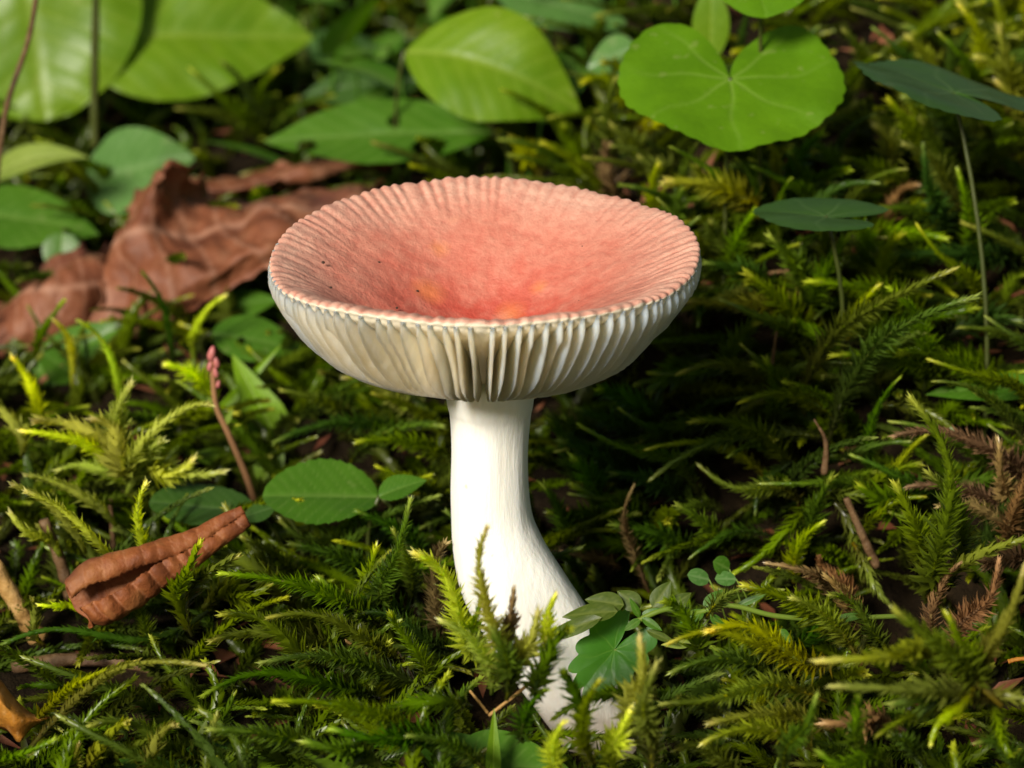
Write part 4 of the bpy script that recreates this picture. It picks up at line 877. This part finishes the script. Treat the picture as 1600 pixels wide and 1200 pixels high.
dry_leaf('rolled brown leaf strip lying above the crumpled leaf', [
  [(285, 296, Yc - .3), (345, 316, Yc - .5), (420, 296, Yc - .5), (500, 282, Yc - .3), (600, 262, Yc)],
  [(288, 290, Yc - .8), (350, 300, Yc - 1.0), (425, 284, Yc - 1.0), (505, 268, Yc - .8), (600, 252, Yc - .5)],
  [(290, 284, Yc - .5), (360, 282, Yc - .6), (435, 266, Yc - .6), (520, 248, Yc - .4), (600, 240, Yc)],
  [(295, 284, Yc + .4), (365, 284, Yc + .3), (440, 268, Yc + .4), (525, 252, Yc + .5), (605, 246, Yc + .9)]], seed=9, amp=0.16, m=40)
Yd = hit(60, 550)[1] - 0.2
dry_leaf('flat brown leaf half covered by moss beside the crumpled one', [
  [(-60, 520, Yd - .4), (0, 545, Yd - .5), (55, 560, Yd - .5), (110, 545, Yd - .3), (130, 520, Yd)],
  [(-40, 490, Yd + .2), (20, 500, Yd - .2), (75, 495, Yd - .3), (125, 480, Yd), (145, 460, Yd + .4)],
  [(-10, 470, Yd + .8), (50, 455, Yd + .6), (95, 435, Yd + .3), (140, 425, Yd + .5), (160, 408, Yd + .9)],
  [(20, 455, Yd + 1.8), (70, 430, Yd + 1.6), (110, 412, Yd + 1.3), (145, 403, Yd + 1.4), (165, 396, Yd + 1.8)]], seed=15, amp=0.22, m=48)
Ye = -2.5
dry_leaf('orange-brown leaf with a pointed tip on the bare soil', [
  [(-60, 1130, Ye), (0, 1140, Ye - .1), (30, 1160, Ye - .2), (55, 1138, Ye - .1), (78, 1124, Ye)],
  [(-60, 1090, Ye - .3), (-5, 1095, Ye - .4), (25, 1115, Ye - .35), (52, 1125, Ye - .2), (80, 1121, Ye)],
  [(-60, 1050, Ye + .1), (-10, 1052, Ye + .1), (20, 1085, Ye + .1), (50, 1112, Ye + .05), (82, 1118, Ye + .05)],
  [(-60, 1060, Ye + .7), (-10, 1065, Ye + .6), (20, 1090, Ye + .5), (50, 1112, Ye + .3), (82, 1118, Ye + .1)]], mat='dry_orange', seed=21, amp=0.06, rough=0.03, m=24, n=30)

def curled_leaf():
    Y0 = hit(240, 930, 0.9)[1] - 0.3
    a = at_y(122, 948, Y0 - 0.35); b = at_y(384, 808, Y0 + 0.35)
    o = (a + b) / 2; o[2] = float(terrain(o[0], o[1]))
    ax = unit(b - a); L = np.linalg.norm(b - a)
    e1 = unit(CU - ax * CU.dot(ax)); e2 = -unit(np.cross(ax, e1))            # e1 up in the picture, e2 towards the camera
    if e2.dot(-CD) < 0: e2 = -e2
    tw = math.radians(22); e1, e2 = e1 * math.cos(tw) - e2 * math.sin(tw), e2 * math.cos(tw) + e1 * math.sin(tw)
    m, n = 120, 90
    s = np.linspace(-1, 1, n)
    def section(a0, b0, c0, d0):
        kap = np.where(s < 0, a0 + b0 * np.abs(s) ** 4, c0 + d0 * np.abs(s) ** 3)
        ds = np.gradient(s); ang = np.cumsum(kap * ds); ang -= ang[n // 2]
        x_ = np.cumsum(np.cos(ang) * ds); y_ = np.cumsum(np.sin(ang) * ds); return x_ - x_[n // 2], y_ - y_[n // 2]
    xa, ya = section(2.35, 4.5, 2.7, 7.0); xb, yb = section(2.85, 4.0, 3.05, 6.0)
    V = []; vein = []
    for i, t in enumerate(np.linspace(0, 1, m)):
        R = 1.6 * (1 - 0.55 * t) * (0.9 + 0.1 * math.sin(t * 5)) * (0.82 + 0.18 * min(1, t * 8))
        k_ = float(sm(np.array((t - 0.05) / 0.6))); cx = xa * (1 - k_) + xb * k_; cy = ya * (1 - k_) + yb * k_
        wob = np.array([0, 0, 0.04 * math.sin(t * 6)])
        c = a + ax * (t * L) + e1 * (-0.06 * math.sin(t * math.pi)) + wob * 0.5
        for j in range(n):
            ph = (t * 11 + 0.8 * abs(s[j]) + 0.25 * math.sin(t * 9 + 1)) % 1.0
            rib = 1 + (0.13 if s[j] < 0 else 0.05) * (math.sin(math.pi * ph) ** 0.7 - 0.6) * (0.25 + abs(s[j])) * (0.7 + 0.5 * nz((t * 6, s[j], 0), 1, 7))
            p = c + R * rib * 0.62 * (e1 * cx[j] * 1.25 + e2 * cy[j])
            if j in (0, 1, n - 2, n - 1): p = p + e1 * (0.018 if j > 2 else -0.018) * ((t * 34 + nz((t * 9, 0, 0), 1, 3)) % 1 - .5) + ax * 0.03 * nz((t * 30, j, 0), 1, 5)
            if i in (0, 1): p = p + ax * 0.12 * nz((s[j] * 3, 0, 0), 1.0, 4)
            p = p + 0.035 * np.array([nz(p, 2.5, 1), nz(p, 2.5, 2), nz(p, 2.5, 3)]) + 0.012 * np.array([nz(p, 9, 1), nz(p, 9, 2), nz(p, 9, 3)])
            V.append(p - o); vein.append(0.35 if ph < 0.08 else 0.0)
    ob = obj('curled_leaf', mesh('curled_leaf', V, grid_faces(m, n), {'vein': vein}), M['dry_curl'], None, o)
    tag(ob, 'dry brown leaf curled into a ribbed roll on the moss', 'leaf')
    md = ob.modifiers.new('thickness', 'SOLIDIFY'); md.thickness = 0.018 * U
curled_leaf()

# small litter and undergrowth
def litter():
    V, F, t = [], [], []
    for k in range(900):
        x = rng.uniform(-10, 10); y = rng.uniform(-6, 22); z = float(terrain(x, y)) + rng.uniform(0.0, 0.25)
        L = rng.uniform(0.15, 0.7); W = L * rng.uniform(0.12, 0.5); a = rng.uniform(0, 6.28); tl = rng.normal(0, 0.4, 2)
        A = np.array([math.cos(a), math.sin(a), tl[0]]); B = np.array([-math.sin(a), math.cos(a), tl[1]]); o = np.array([x, y, z]); b = len(V)
        up = np.array([0, 0, 0.12 * L])
        V += [o - A * L / 2, o - B * W / 2 + up, o + up * 0.2, o + B * W / 2 + up, o + A * L / 2 + up * 2 * rng.uniform()]
        F += [(b, b + 1, b + 2), (b, b + 2, b + 3), (b + 1, b + 4, b + 2), (b + 2, b + 4, b + 3)]
    o = obj('leaf_litter', mesh('leaf_litter', V, np.array(F), {'vein': np.zeros(len(V))}), M['dry'])
    tag(o, 'scraps of brown leaf litter scattered on the soil between the moss', 'litter', kind='stuff')
litter()
def undergrowth():
    VV, FF, vv = [], [], []; off = 0
    for k in range(330):
        x = rng.uniform(-13, 9); y = rng.uniform(11.5, 27)
        if (x > 0.5 and (y < 13 or k % 2)) or (x < -2 and y < 14.5) or (x < -3.5 and y < 19): continue
        z = float(terrain(x, y)); L = rng.uniform(0.7, 2.2); W = L * rng.uniform(0.14, 0.34)
        a = rng.uniform(0, 6.28); el_ = rng.uniform(0.0, 1.1); hgt = rng.uniform(0.3, 2.2)
        u, v, F, vein, e = leaf2d('lance' if k % 3 else 'ovate', 0, 9, 5, k)
        A = np.array([math.cos(a) * math.cos(el_), math.sin(a) * math.cos(el_), math.sin(el_)]); B = unit(np.cross([0, 0, 1], A)); N = np.cross(A, B)
        b = np.array([x, y, z + hgt])
        P = b + A * (u * L)[:, None] + B * (v * W)[:, None] + N * (0.2 * W * np.abs(v) - 0.25 * L * u * u)[:, None]
        VV.append(P); FF.append(F + off); off += len(P); vv.append(vein)
        sv, sf = tube(stalk_path(b, (x, y, z - 0.2), out=-A * 0.2), 0.03, 4, caps=False); VV.append(sv); FF.append(np.array(sf) + off); off += len(sv); vv.append(np.zeros(len(sv)))
    o = obj('undergrowth', mesh('undergrowth', np.concatenate(VV), np.concatenate(FF), {'vein': np.concatenate(vv)}), M['leaf_green'])
    tag(o, 'mass of small blurred green herb leaves beyond the mushroom', 'undergrowth', kind='stuff')
undergrowth()
# specks on the mushroom
def specks():
    import bmesh
    cap = [c for c in mush.children if c.name.startswith('cap')][0]
    bm = bmesh.new(); bmesh.ops.create_icosphere(bm, subdivisions=1, radius=0.022 * U); me = bpy.data.meshes.new('speck'); bm.to_mesh(me); bm.free(); me.materials.append(M['speck'])
    for px, py in [(569, 342), (567, 366), (581, 378), (786, 397), (845, 414), (592, 410), (652, 455), (893, 468), (905, 470), (828, 313), (847, 330), (517, 449), (620, 481), (700, 390), (940, 400), (740, 330), (612, 352), (910, 385), (980, 420), (760, 300), (650, 330), (505, 410)]:
        best = cap_point(px, py)
        o = obj('speck', me, None, cap, best); k = rng.uniform(0.5, 1.2); o.scale = (k, k, k * 0.8)
specks()
